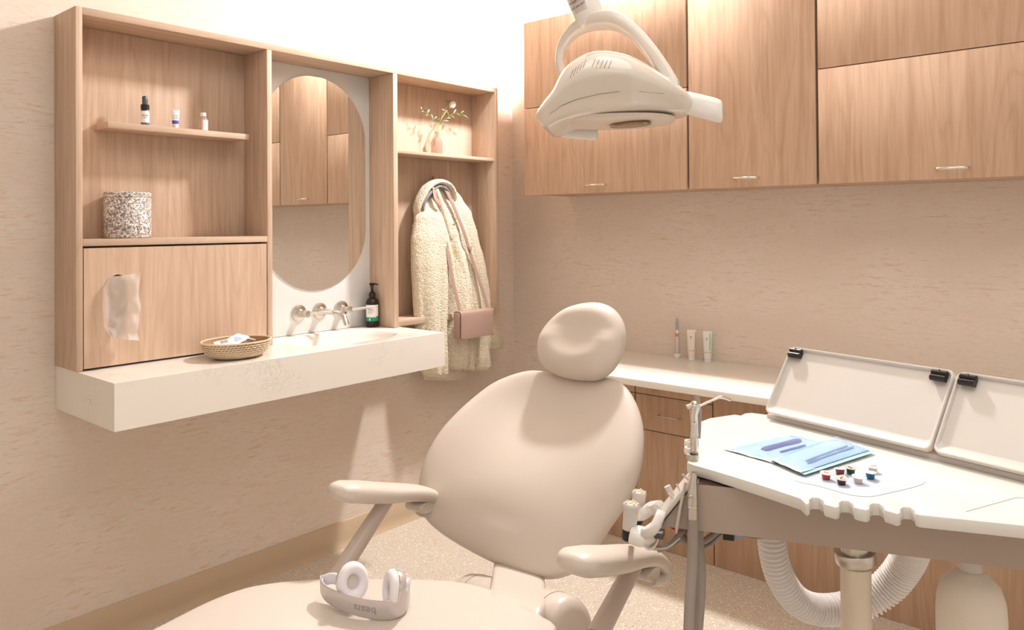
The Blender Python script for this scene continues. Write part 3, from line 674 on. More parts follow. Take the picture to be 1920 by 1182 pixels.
# collar: padded arch over the hook with grey lining
def arch(pts, w, h, name, mt, dx, n=26, amp=.002):
    P = cat([pxx(x, y, X) for x, y, X in pts], 8); g = G(); m = len(P); W = lerp_list(w, m); Hh = lerp_list(h, m); rings = []
    for i, (p, (b, c_, tt)) in enumerate(zip(P, frames(P, (1, 0, 0)))):
        k = min(1, math.sin(PI*min(max(i/(m-1), .02), .98))*4)**.5; ring = []
        for u, v in se(W[i]*k, Hh[i]*k, n, 2.4):
            q = p+b*u+c_*v; dd = (b*u+c_*v).normalized(); ring.append(q+dd*fuzz(q, amp))
        rings.append(ring)
    loft(g, rings); return obj(name, g, mt, t, 80)
arch([(786, 410, .085), (782, 392, .09), (789, 370, .095), (802, 350, .10), (820, 341, .105), (838, 347, .105), (848, 362, .10), (851, 378, .095)], [.011, .013, .012, .012, .011, .010], [.016, .024, .030, .032, .028, .018], 'collar', FLE, 0)
arch([(793, 402, .105), (792, 388, .112), (800, 370, .116), (812, 356, .118), (824, 350, .120), (836, 356, .12), (843, 368, .116), (846, 377, .11)], [.006, .0065, .006, .006, .005], [.010, .014, .014, .014, .010], 'lining', GREYL, 0, 16, .0004)
arch([(816, 352, .120), (822, 368, .128), (830, 392, .136), (838, 420, .142), (846, 450, .146)], [.011, .012, .013, .012], [.010, .012, .013, .012], 'front_edge', FLE, 0)
arch([(783, 430, .075), (778, 425, .08), (780, 418, .085)], [.006, .007, .006], [.012, .014, .012], 'collar_tip', FLE, 0)
# shoulder bag
t = thing('shoulder_bag', 'small dusty-pink leather shoulder bag hanging on its strap over the coat', 'bag', pxx(893, 608, .21))
LEA = mat('dusty_pink_leather', srgb(172, 142, 128), .45); GOLD = mat('brass', srgb(214, 170, 110), .3, 1)
gran(LEA, 700, .15, .0008)
def strap(pts, name='strap', w=.0100):
    P = cat([pxx(x, y, X) for x, y, X in pts], 8); g = G()
    sweep(g, P, (1, 0, 0), w, .0014, 8, 5); return obj(name, g, LEA, t, 60)
strap([(814, 352, .126), (817, 372, .143), (826, 385, .152)])
strap([(835, 446, .152), (840, 475, .163), (848, 520, .176), (857, 560, .190), (862, 584, .198)])
s_ = strap([(832, 347, .122), (846, 376, .138), (861, 412, .150), (871, 438, .158), (880, 468, .160), (893, 510, .165), (906, 548, .178), (915, 580, .192)])
g = G(); b0 = pxx(881, 466, .165); box(g, b0.x-.001, b0.x+.005, b0.y-.008, b0.y+.008, b0.z-.009, b0.z+.009, .0015); obj('buckle', g, LEA, s_)
g = G(); b0 = pxx(858, 410, .158); box(g, b0.x-.006, b0.x-.001, b0.y-.008, b0.y+.008, b0.z-.003, b0.z+.003, .001); obj('keeper', g, LEA, s_)
BX = .222
bl_, br_ = pxx(862, 600, BX).y, pxx(922, 600, BX).y; bz1, bz0 = pxx(890, 583, BX).z, pxx(890, 633, BX).z
g = G(); box(g, BX-.034, BX, bl_-.004, br_-.004, bz0+.004, bz1-.002, .004); obj('body', g, LEA, t)
g = G(); rings = []
for s in range(14):
    v = s/13
    p = [(BX-.036, bz1-.004), (BX-.034, bz1+.001), (BX-.01, bz1+.003), (BX+.004, bz1+.001), (BX+.0075, bz1-.012), (BX+.0085, bz1-.04), (BX+.0080, bz0+.008), (BX+.007, bz0)][min(int(v*7), 7)]
    q = [(BX-.036, bz1-.004), (BX-.034, bz1+.001), (BX-.01, bz1+.003), (BX+.004, bz1+.001), (BX+.0075, bz1-.012), (BX+.0085, bz1-.04), (BX+.0080, bz0+.008), (BX+.007, bz0)][min(int(v*7)+1, 7)]
    f = v*7-int(v*7); x_ = p[0]+(q[0]-p[0])*f; z_ = p[1]+(q[1]-p[1])*f
    rings.append([Vector((x_-.0016, bl_+.001, z_)), Vector((x_, bl_+.001, z_)), Vector((x_, br_-.001, z_)), Vector((x_-.0016, br_-.001, z_))])
loft(g, rings); fl = obj('flap', g, LEA, t, 40)
for yy in (bl_+.005, br_-.005):
    g = G(); box(g, BX+.006, BX+.0095, yy-.004, yy+.004, bz0-.0005, bz0+.007, .0006); obj('corner_tip', g, GOLD, fl)
# ================================================================ dental chair
UPH = gran(mat('beige_upholstery', srgb(214, 201, 189), .38, spec=.45), 520, .10, .0008)
CHP = mat('beige_chair_plastic', srgb(213, 200, 188), .32)
CHM = mat('taupe_painted_metal', srgb(200, 184, 172), .35)
Fh = (RR*-.6+FF*-.8); Uh = (RR*.8-FF*.6); Zv = Vector((0, 0, 1))
O = cp(-.046, 1.90, 0)                     # floor point under the lower end of the backrest
t = thing('dental_chair', 'beige reclined dental chair with headrest and two armrests, in the middle foreground', 'dental chair', O)
TH = math.radians(41)
def local(M, p): return M.inverted() @ p
def outline_on(M, pts, n=96, k=6):
    Mi = M.inverted(); nn = M.col[2].xyz; o = M.col[3].xyz
    c = cat([Mi @ pxp(x, y, o, nn) for x, y in pts], k, True)
    return [(p.x, p.y) for p in resample(c, n, True)]
vb = (-Fh*math.sin(TH) + Zv*math.cos(TH)); nb = Uh.cross(vb)
if nb.dot(Fh) < 0: nb = -nb
B0 = O + Zv*.47
Mb = axis_m(B0, nb, Uh)
if (Mb.col[1].xyz).dot(vb) < 0: Mb = axis_m(B0, nb, -Uh)
back_px = [(985, 700), (1010, 698), (1045, 703), (1085, 711), (1120, 711), (1150, 713), (1176, 729), (1195, 762), (1205, 800), (1206, 845), (1196, 895), (1173, 945), (1142, 990), (1112, 1035), (1087, 1064), (1055, 1081), (1020, 1085), (985, 1078), (935, 1060), (880, 1033), (832, 1004), (800, 975), (790, 942), (789, 905), (800, 865), (826, 818), (865, 773), (915, 730), (950, 711)]
ob = outline_on(Mb, back_px, 120)
ys = [p[1] for p in ob]; ylo, yhi = min(ys), max(ys)
xs_ = [p[0] for p in ob]; xc = (min(xs_)+max(xs_))/2; hw = (max(xs_)-min(xs_))/2
sx = 1 if Mb.col[0].xyz.dot(Uh) > 0 else -1
def dback(x, y, tt):
    v = (y-ylo)/(yhi-ylo); u = (x-xc)/hw; k = 1-tt**6
    d = .030*u*u*math.sin(PI*min(max(v, 0), 1))          # wings curl forward
    d += .020*math.exp(-((v-.30)/.20)**2)*math.exp(-(u/.5)**2)   # lumbar
    d -= .030*math.exp(-((v-.78)/.22)**2)*math.exp(-(u/.55)**2)
    d += .010*math.exp(-((v-.05)/.07)**2)*math.exp(-((u)/.35)**2)
    d += .0035*math.exp(-((v-.13)/.03)**2)*math.exp(-((u-.1)/.2)**2)
    return d*k
g = G(); pillow(g, ob, Mb, .038, .022, dback, 22, 3.2, 5); obj('backrest', g, UPH, t, 60)
def shrink(o_, s, sy=None):
    n = len(o_); cx = sum(p[0] for p in o_)/n; cy = sum(p[1] for p in o_)/n
    return [(cx+(p[0]-cx)*s, cy+(p[1]-cy)*(sy or s)) for p in o_]
g = G(); Mk = Mb @ Matrix.Translation((0, 0, -.026)); pillow(g, shrink(ob, .955), Mk, .002, .024, None, 12, 4, 2.6); obj('back_shell', g, CHP, t, 60)
# headrest
TH2 = math.radians(30); vh = (-Fh*math.sin(TH2) + Zv*math.cos(TH2)); nh = Uh.cross(vh)
if nh.dot(Fh) < 0: nh = -nh
Hc = px(1090, 645, 2.16); Mh = axis_m(Hc, nh, Uh)
head_px = [(1048, 592), (1070, 579), (1098, 571), (1126, 570), (1150, 579), (1166, 599), (1172, 626), (1168, 655), (1157, 680), (1142, 699), (1122, 711), (1095, 713), (1062, 709), (1034, 699), (1016, 682), (1010, 660), (1013, 636), (1027, 612)]
oh = outline_on(Mh, head_px, 96)
hy = [p[1] for p in oh]; hy0, hy1 = min(hy), max(hy); hx = [p[0] for p in oh]; hxc = (min(hx)+max(hx))/2; hhw = (max(hx)-min(hx))/2
ux = 1 if Mh.col[1].xyz.dot(vh) > 0 else -1
def dhead(x, y, tt):
    v = (y-hy0)/(hy1-hy0); v = v if ux > 0 else 1-v; u = (x-hxc)/hhw
    d = -.013*math.exp(-((v-.52)/.28)**2)*math.exp(-(u/.60)**2)
    rr_ = math.hypot(u*.95, (v-.48)*2.3)
    if v < .62: d += .007*math.exp(-((rr_-.70)/.30)**2)*min(1, (.62-v)/.15)
    d += .010*math.exp(-((v-.85)/.15)**2)
    return d*(1-tt**5)
g = G(); pillow(g, oh, Mh, .048, .034, dhead, 22, 2.3, 3); obj('headrest', g, UPH, t, 70)
g = G(); a_ = Hc - nh*.03 - vh*.02; b_ = B0 + vb*.42 - nb*.04
sweep(g, [a_, a_.lerp(b_, .5)-nb*.01, b_], Uh, .006, .032, 16, 6); obj('headrest_bar', g, STEEL, t, 60)
# seat
SZs = .50
seat_px = [(285, 1183), (330, 1160), (395, 1128), (465, 1103), (545, 1091), (625, 1087), (715, 1087), (800, 1088), (868, 1094), (925, 1108), (975, 1130), (1015, 1156), (1042, 1184)]
Ms = axis_m(O+Zv*SZs, Zv, Uh); Msi = Ms.inverted()
sp_ = [Msi @ pxz(x, y, SZs) for x, y in seat_px]
fdir = (Msi.to_3x3() @ Fh); sdir = (Msi.to_3x3() @ Uh)
L0, R0 = sp_[0], sp_[-1]
ext = [R0+fdir*.16+sdir*.012, R0+fdir*.40-sdir*.02, R0+fdir*.75-sdir*.06, R0+fdir*1.02-sdir*.12, R0*.5+L0*.5+fdir*.98, L0+fdir*.62+sdir*.12, L0+fdir*.36+sdir*.05, L0+fdir*.15+sdir*.005]
so = [(p.x, p.y) for p in resample(cat(sp_+ext, 8, True), 150, True)]
def dseat(x, y, tt):
    q = (x*sdir.x+y*sdir.y); f = (x*fdir.x+y*fdir.y)
    return (-.012*math.exp(-((f-.62)/.25)**2)*math.exp(-((q-.03)/.2)**2))*(1-tt**4)
g = G(); pillow(g, so, Ms @ Matrix.Translation((0, 0, -.003)), .010, .060, dseat, 20, 5, 6); obj('seat', g, UPH, t, 60)
g = G(); pillow(g, shrink(so, .90), Ms @ Matrix.Translation((0, 0, -.062)), .004, .05, None, 8, 4, 3); obj('seat_shell', g, CHP, t, 60)
# hinge housing, back support and base
h0 = px(872, 1130, 1.90); h1 = px(1076, 1186, 1.62); hd_ = (h1-h0).normalized(); Lh = (h1-h0).length
g = G(); lathe(g, [(0, 0), (.045, .0), (.060, .006), (.068, .02), (.070, .05), (.070, Lh-.05), (.068, Lh-.02), (.060, Lh-.006), (.045, Lh), (0, Lh)], axis_m(h0, hd_), 40); hg = obj('hinge_housing', g, CHP, t, 40)
for s in (.055, Lh-.055):
    g = G(); lathe(g, [(.0698, s-.0008), (.0706, s-.0008), (.0706, s+.0008), (.0698, s+.0008)], axis_m(h0, hd_), 40); obj('seam_ring', g, mat('seam_brown', srgb(150, 122, 100), .6) if s < .1 else bpy.data.materials['seam_brown'], hg)
g = G(); s0 = px(976, 1058, 1.93); s1 = px(966, 1156, 1.60); rings = []
sweep(g, cat([s0+vb*.10-nb*.05, s0, s0.lerp(s1, .5), s1, s1-Zv*.08+Fh*.03], 6), Uh, .020, .062, 28, 5); obj('back_support', g, CHP, t, 40)
bc0 = O + Fh*.30 + Uh*.10
g = G(); rings = []
for z, a, b in ((0, .30, .20), (.03, .30, .20), (.045, .26, .17), (.07, .14, .12), (.30, .12, .10), (.42, .20, .13)):
    rings.append([bc0 + Fh*p + Uh*q + Zv*z for p, q in se(a, b, 40, 3)])
loft(g, rings); obj('base', g, CHP, t, 40)
# armrests, drawn on upright planes on each side of the backrest
def arm(lat, mir):
    Pl = O + Uh*lat; Ma = Matrix(((Fh.x, 0, Uh.x, Pl.x), (Fh.y, 0, Uh.y, Pl.y), (0, 1, 0, 0), (0, 0, 0, 1)))   # (forward, up, lateral)
    return Ma
MR = arm(.40, 1); MRi = MR.inverted()
path_px = [(1070, 1056), (1085, 1055), (1115, 1052), (1150, 1049), (1180, 1044), (1207, 1043), (1226, 1052), (1234, 1068), (1226, 1083), (1209, 1085)]
pp = [MRi @ pxp(x, y, MR.col[3].xyz, Uh) for x, y in path_px]
lats = (.40, -.26)
for k, la in enumerate(lats):
    Ma = arm(la, 1); P = cat([Ma @ Vector((p.x, p.y, 0)) for p in pp], 6); m = len(P)
    H_ = lerp_list([.015, .0240, .0250, .0235, .0210, .0200, .0190, .0175, .0155, .013], m); W_ = lerp_list([.030, .046, .049, .046, .042, .037, .032, .031, .030, .028], m)
    g = G(); rings = []
    for i, p in enumerate(P):
        tt = (P[min(i+1, m-1)]-P[max(i-1, 0)]).normalized(); b = Uh; c_ = tt.cross(b).normalized()
        rings.append([p+b*u+c_*v for u, v in se(W_[i], H_[i], 32, 2.7)])
    e0 = [P[0].lerp(q, .5)-(P[1]-P[0]).normalized()*.007 for q in rings[0]]
    rings.insert(0, e0); loft(g, rings); pad = obj('armrest_pad', g, UPH, t, 70)
    hub = Ma @ Vector((*(MRi @ pxp(1205, 1071, MR.col[3].xyz, Uh)).xy, 0))
    g = G(); rings = []
    for z, a in ((-.027, .6), (-.029, .85), (-.026, 1), (.026, 1), (.029, .85), (.027, .6)):
        rings.append([hub + Uh*z + Fh*(p*a) + (Zv*.92+Fh*.38).normalized()*(q*a) for p, q in se(.030, .0165, 32, 2.2)])
    loft(g, rings); obj('pivot_cap', g, CHP, t, 50)
    if k == 0: a_, b_ = (1188, 1062), (1118, 1195)
    else: a_, b_ = (727, 935), (630, 1085)
    pl = O + Uh*(la - .0)
    g = G(); tube(g, [pxp(*a_, pl, Uh), pxp(*b_, pl, Uh)], [.0185, .0215], 24); obj('armrest_post', g, CHM, t, 60)
    if k == 0:
        e1 = pxp(*b_, pl, Uh); g = G(); tube(g, cat([e1, e1-Zv*.03+Fh*.02, e1-Zv*.08-Uh*.12], 5), .021, 20); obj('post_foot', g, CHM, t, 60)
    else:
        e1 = pxp(*b_, pl, Uh); g = G(); tube(g, cat([e1, e1-Zv*.02+Fh*.03, e1-Zv*.04+Uh*.12], 5), .021, 20); obj('post_foot', g, CHM, t, 60)

# ================================================================ headphones on the seat
SILV = mat('satin_silver_plastic', srgb(206, 198, 196), .25, .35); EAR = mat('white_leather_pad', srgb(240, 234, 236), .45); LAV = mat('pale_inner_band', srgb(232, 228, 232), .4)
ZS = SZs + .0072
hc_ = pxz(684, 1122, ZS+.012)
t = thing('headphones', 'silver and white on-ear headphones lying open on the beige chair seat', 'headphones', (hc_.x, hc_.y, ZS))
band_px = [(603, 1082), (600, 1098), (604, 1113), (620, 1127), (645, 1139), (672, 1148), (700, 1155), (728, 1157), (750, 1150), (762, 1135), (766, 1118), (768, 1100)]
# centre line of the band, solved on a tilted plane
tilt = Vector((0, 0, 1))
bp = cat([px(603, 1090, 1.640), px(602, 1101, 1.622), px(612, 1114, 1.600), px(636, 1127, 1.575), px(668, 1138, 1.557), px(700, 1144, 1.548), px(730, 1145, 1.546), px(752, 1138, 1.556), px(763, 1126, 1.575), px(767, 1112, 1.60), px(767, 1098, 1.625)], 6)
m = len(bp); upv = []
g = G(); rings = []
def band_ring(i, th, hh, off=0):
    tt = (bp[min(i+1, m-1)]-bp[max(i-1, 0)]).normalized(); up = (Vector((0, 0, 1))+FF*-.12).normalized(); nn = tt.cross(up).normalized(); up = nn.cross(tt).normalized()
    return [bp[i]+nn*(u+off)+up*v for u, v in se(th, hh, 16, 4)], nn, up
hs = lerp_list([.012, .0155, .018, .0195, .0205, .021, .021, .0205, .019, .017, .013], m)
for i in range(m): r, nn, up = band_ring(i, .0019, hs[i]); rings.append(r)
loft(g, rings); bnd = obj('headband', g, SILV, t, 50)
_, n0, _ = band_ring(m//2, 1, 1); sgn = 1 if n0.dot(FF) > 0 else -1
g = G(); rings = [band_ring(i, .0016, hs[i]*.86, .0033*sgn)[0] for i in range(2, m-2)]; loft(g, rings); obj('band_padding', g, LAV, bnd, 50)
i_ = int(m*.53); r, nn, up = band_ring(i_, .0019, .02); out = -nn*sgn
ctr = px(683, 1140, 1.55); j = min(range(m), key=lambda q: (bp[q]-ctr).length); r, nn, up = band_ring(j, .0019, .02); out = (-nn*sgn).normalized(); xx = up.cross(out).normalized()
Mt = Matrix(((-xx.x, -up.x, out.x, 0), (-xx.y, -up.y, out.y, 0), (-xx.z, -up.z, out.z, 0), (0, 0, 0, 1)))   # printed upside down
g = G(); text(g, 'beats', .0235, Matrix())
_s = [0]
for _i in range(1, m): _s.append(_s[-1]+(bp[_i]-bp[_i-1]).length)
_dir = 1 if (bp[j+1]-bp[j]).dot(-xx) > 0 else -1
for _k, _v in enumerate(g.v):
    _q = min(max(_s[j]+_dir*_v.x, 0), _s[-1]-1e-6); _i = max(q for q in range(m-1) if _s[q] <= _q); _f = (_q-_s[_i])/(_s[_i+1]-_s[_i])
    _r, _n0, _u0 = band_ring(_i, 1, 1); _r, _n1, _u1 = band_ring(_i+1, 1, 1); _n = -(_n0.lerp(_n1, _f))*sgn; _u = _u0.lerp(_u1, _f)
    g.v[_k] = bp[_i].lerp(bp[_i+1], _f) + _n.normalized()*(.00215+_v.z) - _u.normalized()*(_v.y+.001)
obj('lettering', g, mat('grey_lettering', srgb(160, 152, 148), .4), bnd)
def cup(cpx, d, face, R_, name='ear_cup'):
    c = px(*cpx, d); f = face.normalized(); M = axis_m(c, f, Zv)
    g = G(); lathe(g, [(0, -.020), (.020, -.0205), (.029, -.018), (.0325, -.012), (.0335, -.004), (.032, .0), (0, .0)], M, 40, R_, R_*.86); e = obj(name, g, SILV, t, 50)
    g = G(); lathe(g, [(.0315, -.0035), (.0342, -.0035), (.0342, -.0015), (.0315, -.0015)], M, 40, R_, R_*.86); obj('chrome_ring', g, CHROME, e)
    g = G(); pr = []
    for k in range(19): a = -PI*.05+PI*1.1*k/18; pr.append((.0245+.0112*math.cos(a), .0035+.0125*math.sin(a)))
    pr = [(.034, -.0005)] + pr + [(.0135, .001)]
    lathe(g, pr, M, 44, R_, R_*.86); obj('ear_pad', g, EAR, e, 70)
    g = G(); lathe(g, [(0, .0015), (.0145, .0015), (.0145, .0035), (.012, .0045), (0, .0045)], M, 32, R_, R_*.86); obj('speaker_mesh', g, mat('mesh_fabric', srgb(216, 206, 198), .8), e)
    return c, f
ca, fa = cup((660, 1091), 1.605, (-FF*.80+RR*.55+Zv*.22), 1.12)
cb, fb = cup((738, 1104), 1.575, (-FF*.45-RR*.88+Zv*.15), 1.06)
for c, f, e in ((ca, fa, bp[0]), (cb, fb, bp[-1])):
    g = G(); bk = c-f*.019; sweep(g, cat([e, e.lerp(bk, .5)+Zv*.004-f*.004, bk-Zv*.010, bk+Zv*.012], 6), (0, 0, 1), [.003, .004, .005, .005], [.011, .012, .014, .010], 14, 3); obj('yoke', g, LAV, t, 60)
# ================================================================ dental lamp
LD = 1.60
t = thing('dental_lamp', 'glossy white dental operating lamp with two handles hanging above the chair', 'lamp', px(1150, 190, LD))
Pn = (RR*.60-FF*.80).normalized()      # from the far handle to the near handle
Qn = (RR*.80+FF*.60).normalized()
HCn = px(1150, 196, LD)
LW = mat('lamp_white_shaded', srgb(228, 217, 205), .16, coat=.4)  # white plastic darkened: shade and reflected wood put into its colour
# head: shield-shaped shell; heights come from a smooth dome with fairings toward both handles
head = [(1021, 236), (1024, 214), (1040, 186)]
# side silhouette as a lofted body along the image-right axis A; sections across B
A = (RR*.985-FF*.17).normalized(); B = (Zv.cross(A)).normalized()
def pA(x, y): return pxp(x, y, HCn, B)
top_px = [(1020, 230), (1021, 216), (1030, 200), (1048, 178), (1060, 150), (1078, 128), (1102, 114), (1130, 108), (1165, 112), (1200, 124), (1235, 143), (1262, 158), (1290, 178), (1300, 188)]
bot_px = [(1021, 238), (1027, 248), (1040, 251), (1060, 241), (1085, 233), (1115, 229), (1145, 226), (1175, 224), (1205, 222), (1235, 220), (1262, 218), (1280, 217), (1292, 213), (1298, 206)]
m0 = 46; tp = resample(cat([pA(*q) for q in top_px], 8), m0); bt = resample(cat([pA(*q) for q in bot_px], 8), m0)
g = G(); rings = []
aa = [HCn.dot(A)]
xs0 = tp[0].dot(A); xs1 = tp[-1].dot(A)
for i in range(m0):
    a = tp[i]; b = bt[i]; s = ((a+b)*.5-HCn).dot(A); hL = (a-b).length/2; c_ = (a+b)*.5
    f = i/(m0-1)
    hwid = .150*max(1-abs((s+.012)/.172)**2.6, .0)**.5*(1-.45*max(0, (f-.62)/.38)) + .026
    up = (a-b).normalized() if hL > 1e-5 else Zv
    ring = []
    for k in range(36):
        q = 2*PI*k/36; cq, sq = math.cos(q), math.sin(q)
        e = 2.3 if sq > 0 else 1.5
        u = math.copysign(abs(cq)**(2/2.4), cq)*hwid; v = math.copysign(abs(sq)**(2/e), sq)
        if sq < 0: v = -min(1, (1-abs(cq)**5)**.9)*1.0
        ring.append(c_ + B*u + up*(v*hL))
    rings.append(ring)
loft(g, rings); hd_o = obj('head_shell', g, LW, t, 60)
# underside with reflector window
g = G(); cU = HCn - Zv*.0335 + A*.005; MU = axis_m(cU, -Zv, A); pillow(g, [tuple(p) for p in se(.122, .105, 60, 2.4)], MU, .012, .004, None, 8, 3, 3)
obj('underside', g, mat('lamp_underside', srgb(226, 210, 196), .25), t, 50)
g = G(); lathe(g, [(0, .004), (.028, .004), (.034, 0), (.036, .004), (.034, .007), (0, .006)], axis_m(cU+A*.03-B*.035-Zv*.0105, -Zv), 28, 1.3, .8); obj('reflector', g, mat('bronze_reflector', srgb(150, 128, 108), .2, .8), t)
# vents
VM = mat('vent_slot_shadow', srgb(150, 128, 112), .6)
def on_shell(x, y):      # first hit of the viewing line on the shell, found on the mesh itself
    from mathutils.bvhtree import BVHTree
    global _bv
    try: _bv
    except NameError: _bv = BVHTree.FromPolygons([tuple(v) for v in SH.v], SH.f)
    h = _bv.ray_cast(CAM, ray(x, y).normalized()); return h
SH = G(); SH.v = g.v and [v.copy() for r in rings for v in r]; SH.f = []
nn_ = 36
for i in range(m0-1):
    for k in range(nn_): SH.f.append((i*nn_+k, i*nn_+(k+1) % nn_, (i+1)*nn_+(k+1) % nn_, (i+1)*nn_+k))
def shell_line(name, pts, r, m, par):
    P = [on_shell(x, y) for x, y in pts]; P = [h[0]+h[1]*(.0002 if (h[1].dot(ray(1150, 180)) < 0) else -.0002) for h in P if h[0] is not None]
    if len(P) > 1: g = G(); tube(g, P, r, 6); return obj(name, g, m, par, 60)
for k in range(5): x = 1069+k*6.0; y0_ = 143-k*4.6; shell_line('vent_slot', [(x+6, y0_-13), (x+3, y0_-5), (x, y0_+3)], .0006, VM, hd_o)
for k in range(5): x = 1110+k*7.6; y0_ = 124+k*.6; shell_line('vent_slot', [(x+6, y0_-12), (x+3, y0_-5), (x, y0_+2)], .0006, VM, hd_o)
shell_line('seam', [(1030, 214), (1050, 200), (1080, 187), (1120, 177), (1160, 172), (1200, 172), (1240, 175), (1280, 180)], .0005, VM, hd_o)
for k, xx_ in enumerate((1089, 1101, 1118, 1131)):
    hR = 5 if k % 2 else 4; shell_line('control_symbol', [(xx_+hR*math.cos(q*PI/4), 221-k*1.2-hR*math.sin(q*PI/4)*.7) for q in range(0, 5)], .0004, VM, hd_o)
# handles
def handle(a, b, r, up=.7):
    g = G(); a = Vector(a); b = Vector(b); d = (b-a); rings = []
    for s, q in ((0, .92), (.25, .97), (.5, 1), (.85, 1), (.96, .93), (1, .75)):
        rings.append([a+d*s+B_*u+U_*v for (B_, U_) in [(d.normalized().cross(Zv).normalized(), Zv)] for u, v in se(r*.62*q, r*q, 24, 2.6)])
    loft(g, rings); obj('handle', g, WHITEP, t, 50)
handle(px(1276, 190, 1.555), px(1355, 210, 1.53), .0245)
handle(px(1040, 246, 1.72), px(1120, 253, 1.68), .0135)
g = G(); eP = px(1038, 240, 1.68); sweep(g, [eP, px(1039, 243, 1.76)], Zv, .012, .015, 20, 2.2); obj('handle_mount', g, WHITEP, t)
# yoke: one broad band from behind the left end over the top to the right pivot
yp = [px(1075, 172, 1.70), px(1060, 150, 1.72), px(1050, 122, 1.725), px(1054, 90, 1.72), px(1072, 64, 1.70), px(1100, 46, 1.67), px(1135, 39, 1.63), px(1163, 44, 1.60), px(1192, 66, 1.58), px(1220, 98, 1.56), px(1244, 132, 1.545), px(1262, 162, 1.53)]
Y_ = cat(yp, 6); m = len(Y_); rings = []; TT = lerp_list([.007, .008, .009, .010, .011, .014, .016, .015, .013, .013, .0135, .014], m); WW = lerp_list([.022, .024, .025, .025, .026, .030, .032, .032, .032, .030, .026, .020], m)
cy_ = px(1155, 150, 1.63)
for i, p in enumerate(Y_):
    tt = (Y_[min(i+1, m-1)]-Y_[max(i-1, 0)]).normalized(); wdir = (B - tt*B.dot(tt)).normalized(); nn = tt.cross(wdir).normalized()
    rings.append([p+wdir*u+nn*v for u, v in se(WW[i], TT[i], 24, 4)])
g = G(); loft(g, rings); obj('yoke', g, LW, t, 50)
g = G(); pc = px(1257, 157, 1.50); sweep(g, [pc, pc+(B*.05)], Zv, .0145, .0145, 28, 2); obj('pivot_cap', g, WHITEP, t)
# stem and ceiling arm
g = G(); sa = px(1112, 44, 1.655); sb = px(1085, -20, 1.66); sd = (sb-sa).normalized()
tube(g, [sa-sd*.004, sa, sa+sd*.002, sa+sd*.05, sa+sd*.16], [.024, .030, .0315, .033, .034], 32); st_ = obj('stem', g, WHITEP, t)
lc = sa+sd*.058; vz = (CAM-lc); vz = (vz-sd*vz.dot(sd)).normalized(); vx = -vz.cross(sd).normalized()
MLb = Matrix(((vx.x, sd.x, vz.x, 0), (vx.y, sd.y, vz.y, 0), (vx.z, sd.z, vz.z, 0), (0, 0, 0, 1)))
rings = []
g = G()
for k in range(13):
    a = -.95+.95*k/12+.05; d = vx*math.sin(a)+vz*math.cos(a); rings.append([lc+d*q+sd*z for q, z in ((.0335, -.030), (.0345, .06), (.0325, .06), (.0320, -.030))])
loft(g, rings); lab = obj('rating_label', g, mat('label_grey', srgb(214, 200, 192), .5), st_)
g = G()
for k, s_ in enumerate(('LED 24V 50W', 'MODEL 57 CE', 'IP20 MADE', '17 SN 2081')):
    Mx = Matrix.Translation(lc) @ Matrix.Rotation(-.42, 4, sd) @ MLb.to_4x4() @ Matrix.Translation((0, -.018+k*.012, .0346+.0004)); text(g, s_, .0062, Mx)
obj('lettering', g, INK, lab)
g = G(); el = sa+sd*.20; tube(g, cat([sa+sd*.155, sa+sd*.19, sa+sd*.22+Zv*.02, el+Zv*.08], 5), .024, 20); tube(g, [el+Zv*.07, Vector((el.x+.55, el.y-.75, el.z+.30))], .022, 20); tube(g, [Vector((el.x+.55, el.y-.75, el.z+.27)), Vector((el.x+.55, el.y-.75, H))], .03, 20); obj('ceiling_arm', g, WHITEP, t)
# ================================================================ delivery unit: work table, housing, instrument panel
TZt = .85
TAB = mat('white_table_laminate', srgb(232, 228, 221), .3)
TAUP = mat('taupe_metal_housing', srgb(178, 161, 147), .4)
LG = mat('light_grey_plastic', srgb(214, 206, 198), .35); DG = mat('dark_grey_rubber', srgb(92, 84, 80), .5); MG = mat('warm_grey_hose', srgb(158, 146, 136), .45)
t = thing('delivery_unit', 'white-topped dental delivery unit on a steel pole at the right of the chair', 'dental unit', cp(.56, 1.40, 0))
fwd = [(1920, 985), (1730, 966)]
edge = [(1288, 866), (1291, 858), (1300, 830), (1306, 806), (1314, 790), (1330, 784), (1378, 777), (1388, 779), (1396, 775), (1410, 774), (1440, 778), (1500, 789), (1600, 813), (1745, 849), (1842, 878), (1935, 906)]
tabp = [pxz(x, y, TZt) for x, y in edge]
Rb, Rf = tabp[-1], pxz(1935, 987, TZt)
tabp += [Rb+(Rf-Rb)*.0+(tabp[-1]-tabp[-2])*1.2, Rf+(pxz(1935, 987, TZt)-pxz(1800, 973, TZt))*1.1]
front = [(1935, 987), (1800, 973), (1735, 966.5)]
for nx, ny in ((1703, 959), (1645, 952), (1588, 947), (1532, 941)):
    front += [(nx+20, ny+6), (nx+13, ny+3.5), (nx+11, ny-3), (nx+3, ny-8), (nx-8, ny-8.5), (nx-14, ny-5), (nx-14, ny+2), (nx-20, ny+4.5)]
front += [(1500, 934), (1440, 914), (1380, 895), (1330, 880), (1300, 872), (1292, 869)]
tabp += [pxz(x, y, TZt) for x, y in front]
g = G(); prism(g, [(p.x, p.y) for p in tabp], TZt-.021, TZt, .0035, None, 2); tb = obj('table_top', g, TAB, t, 35)
g = G(); l_ = [pxz(1812, 960, TZt), pxz(1862, 946, TZt), pxz(1905, 934, TZt), pxz(1935, 935, TZt)]; tube(g, [p+Zv*.0002 for p in l_], .0008, 6); obj('groove', g, mat('groove_line', srgb(216, 196, 178), .5), tb)
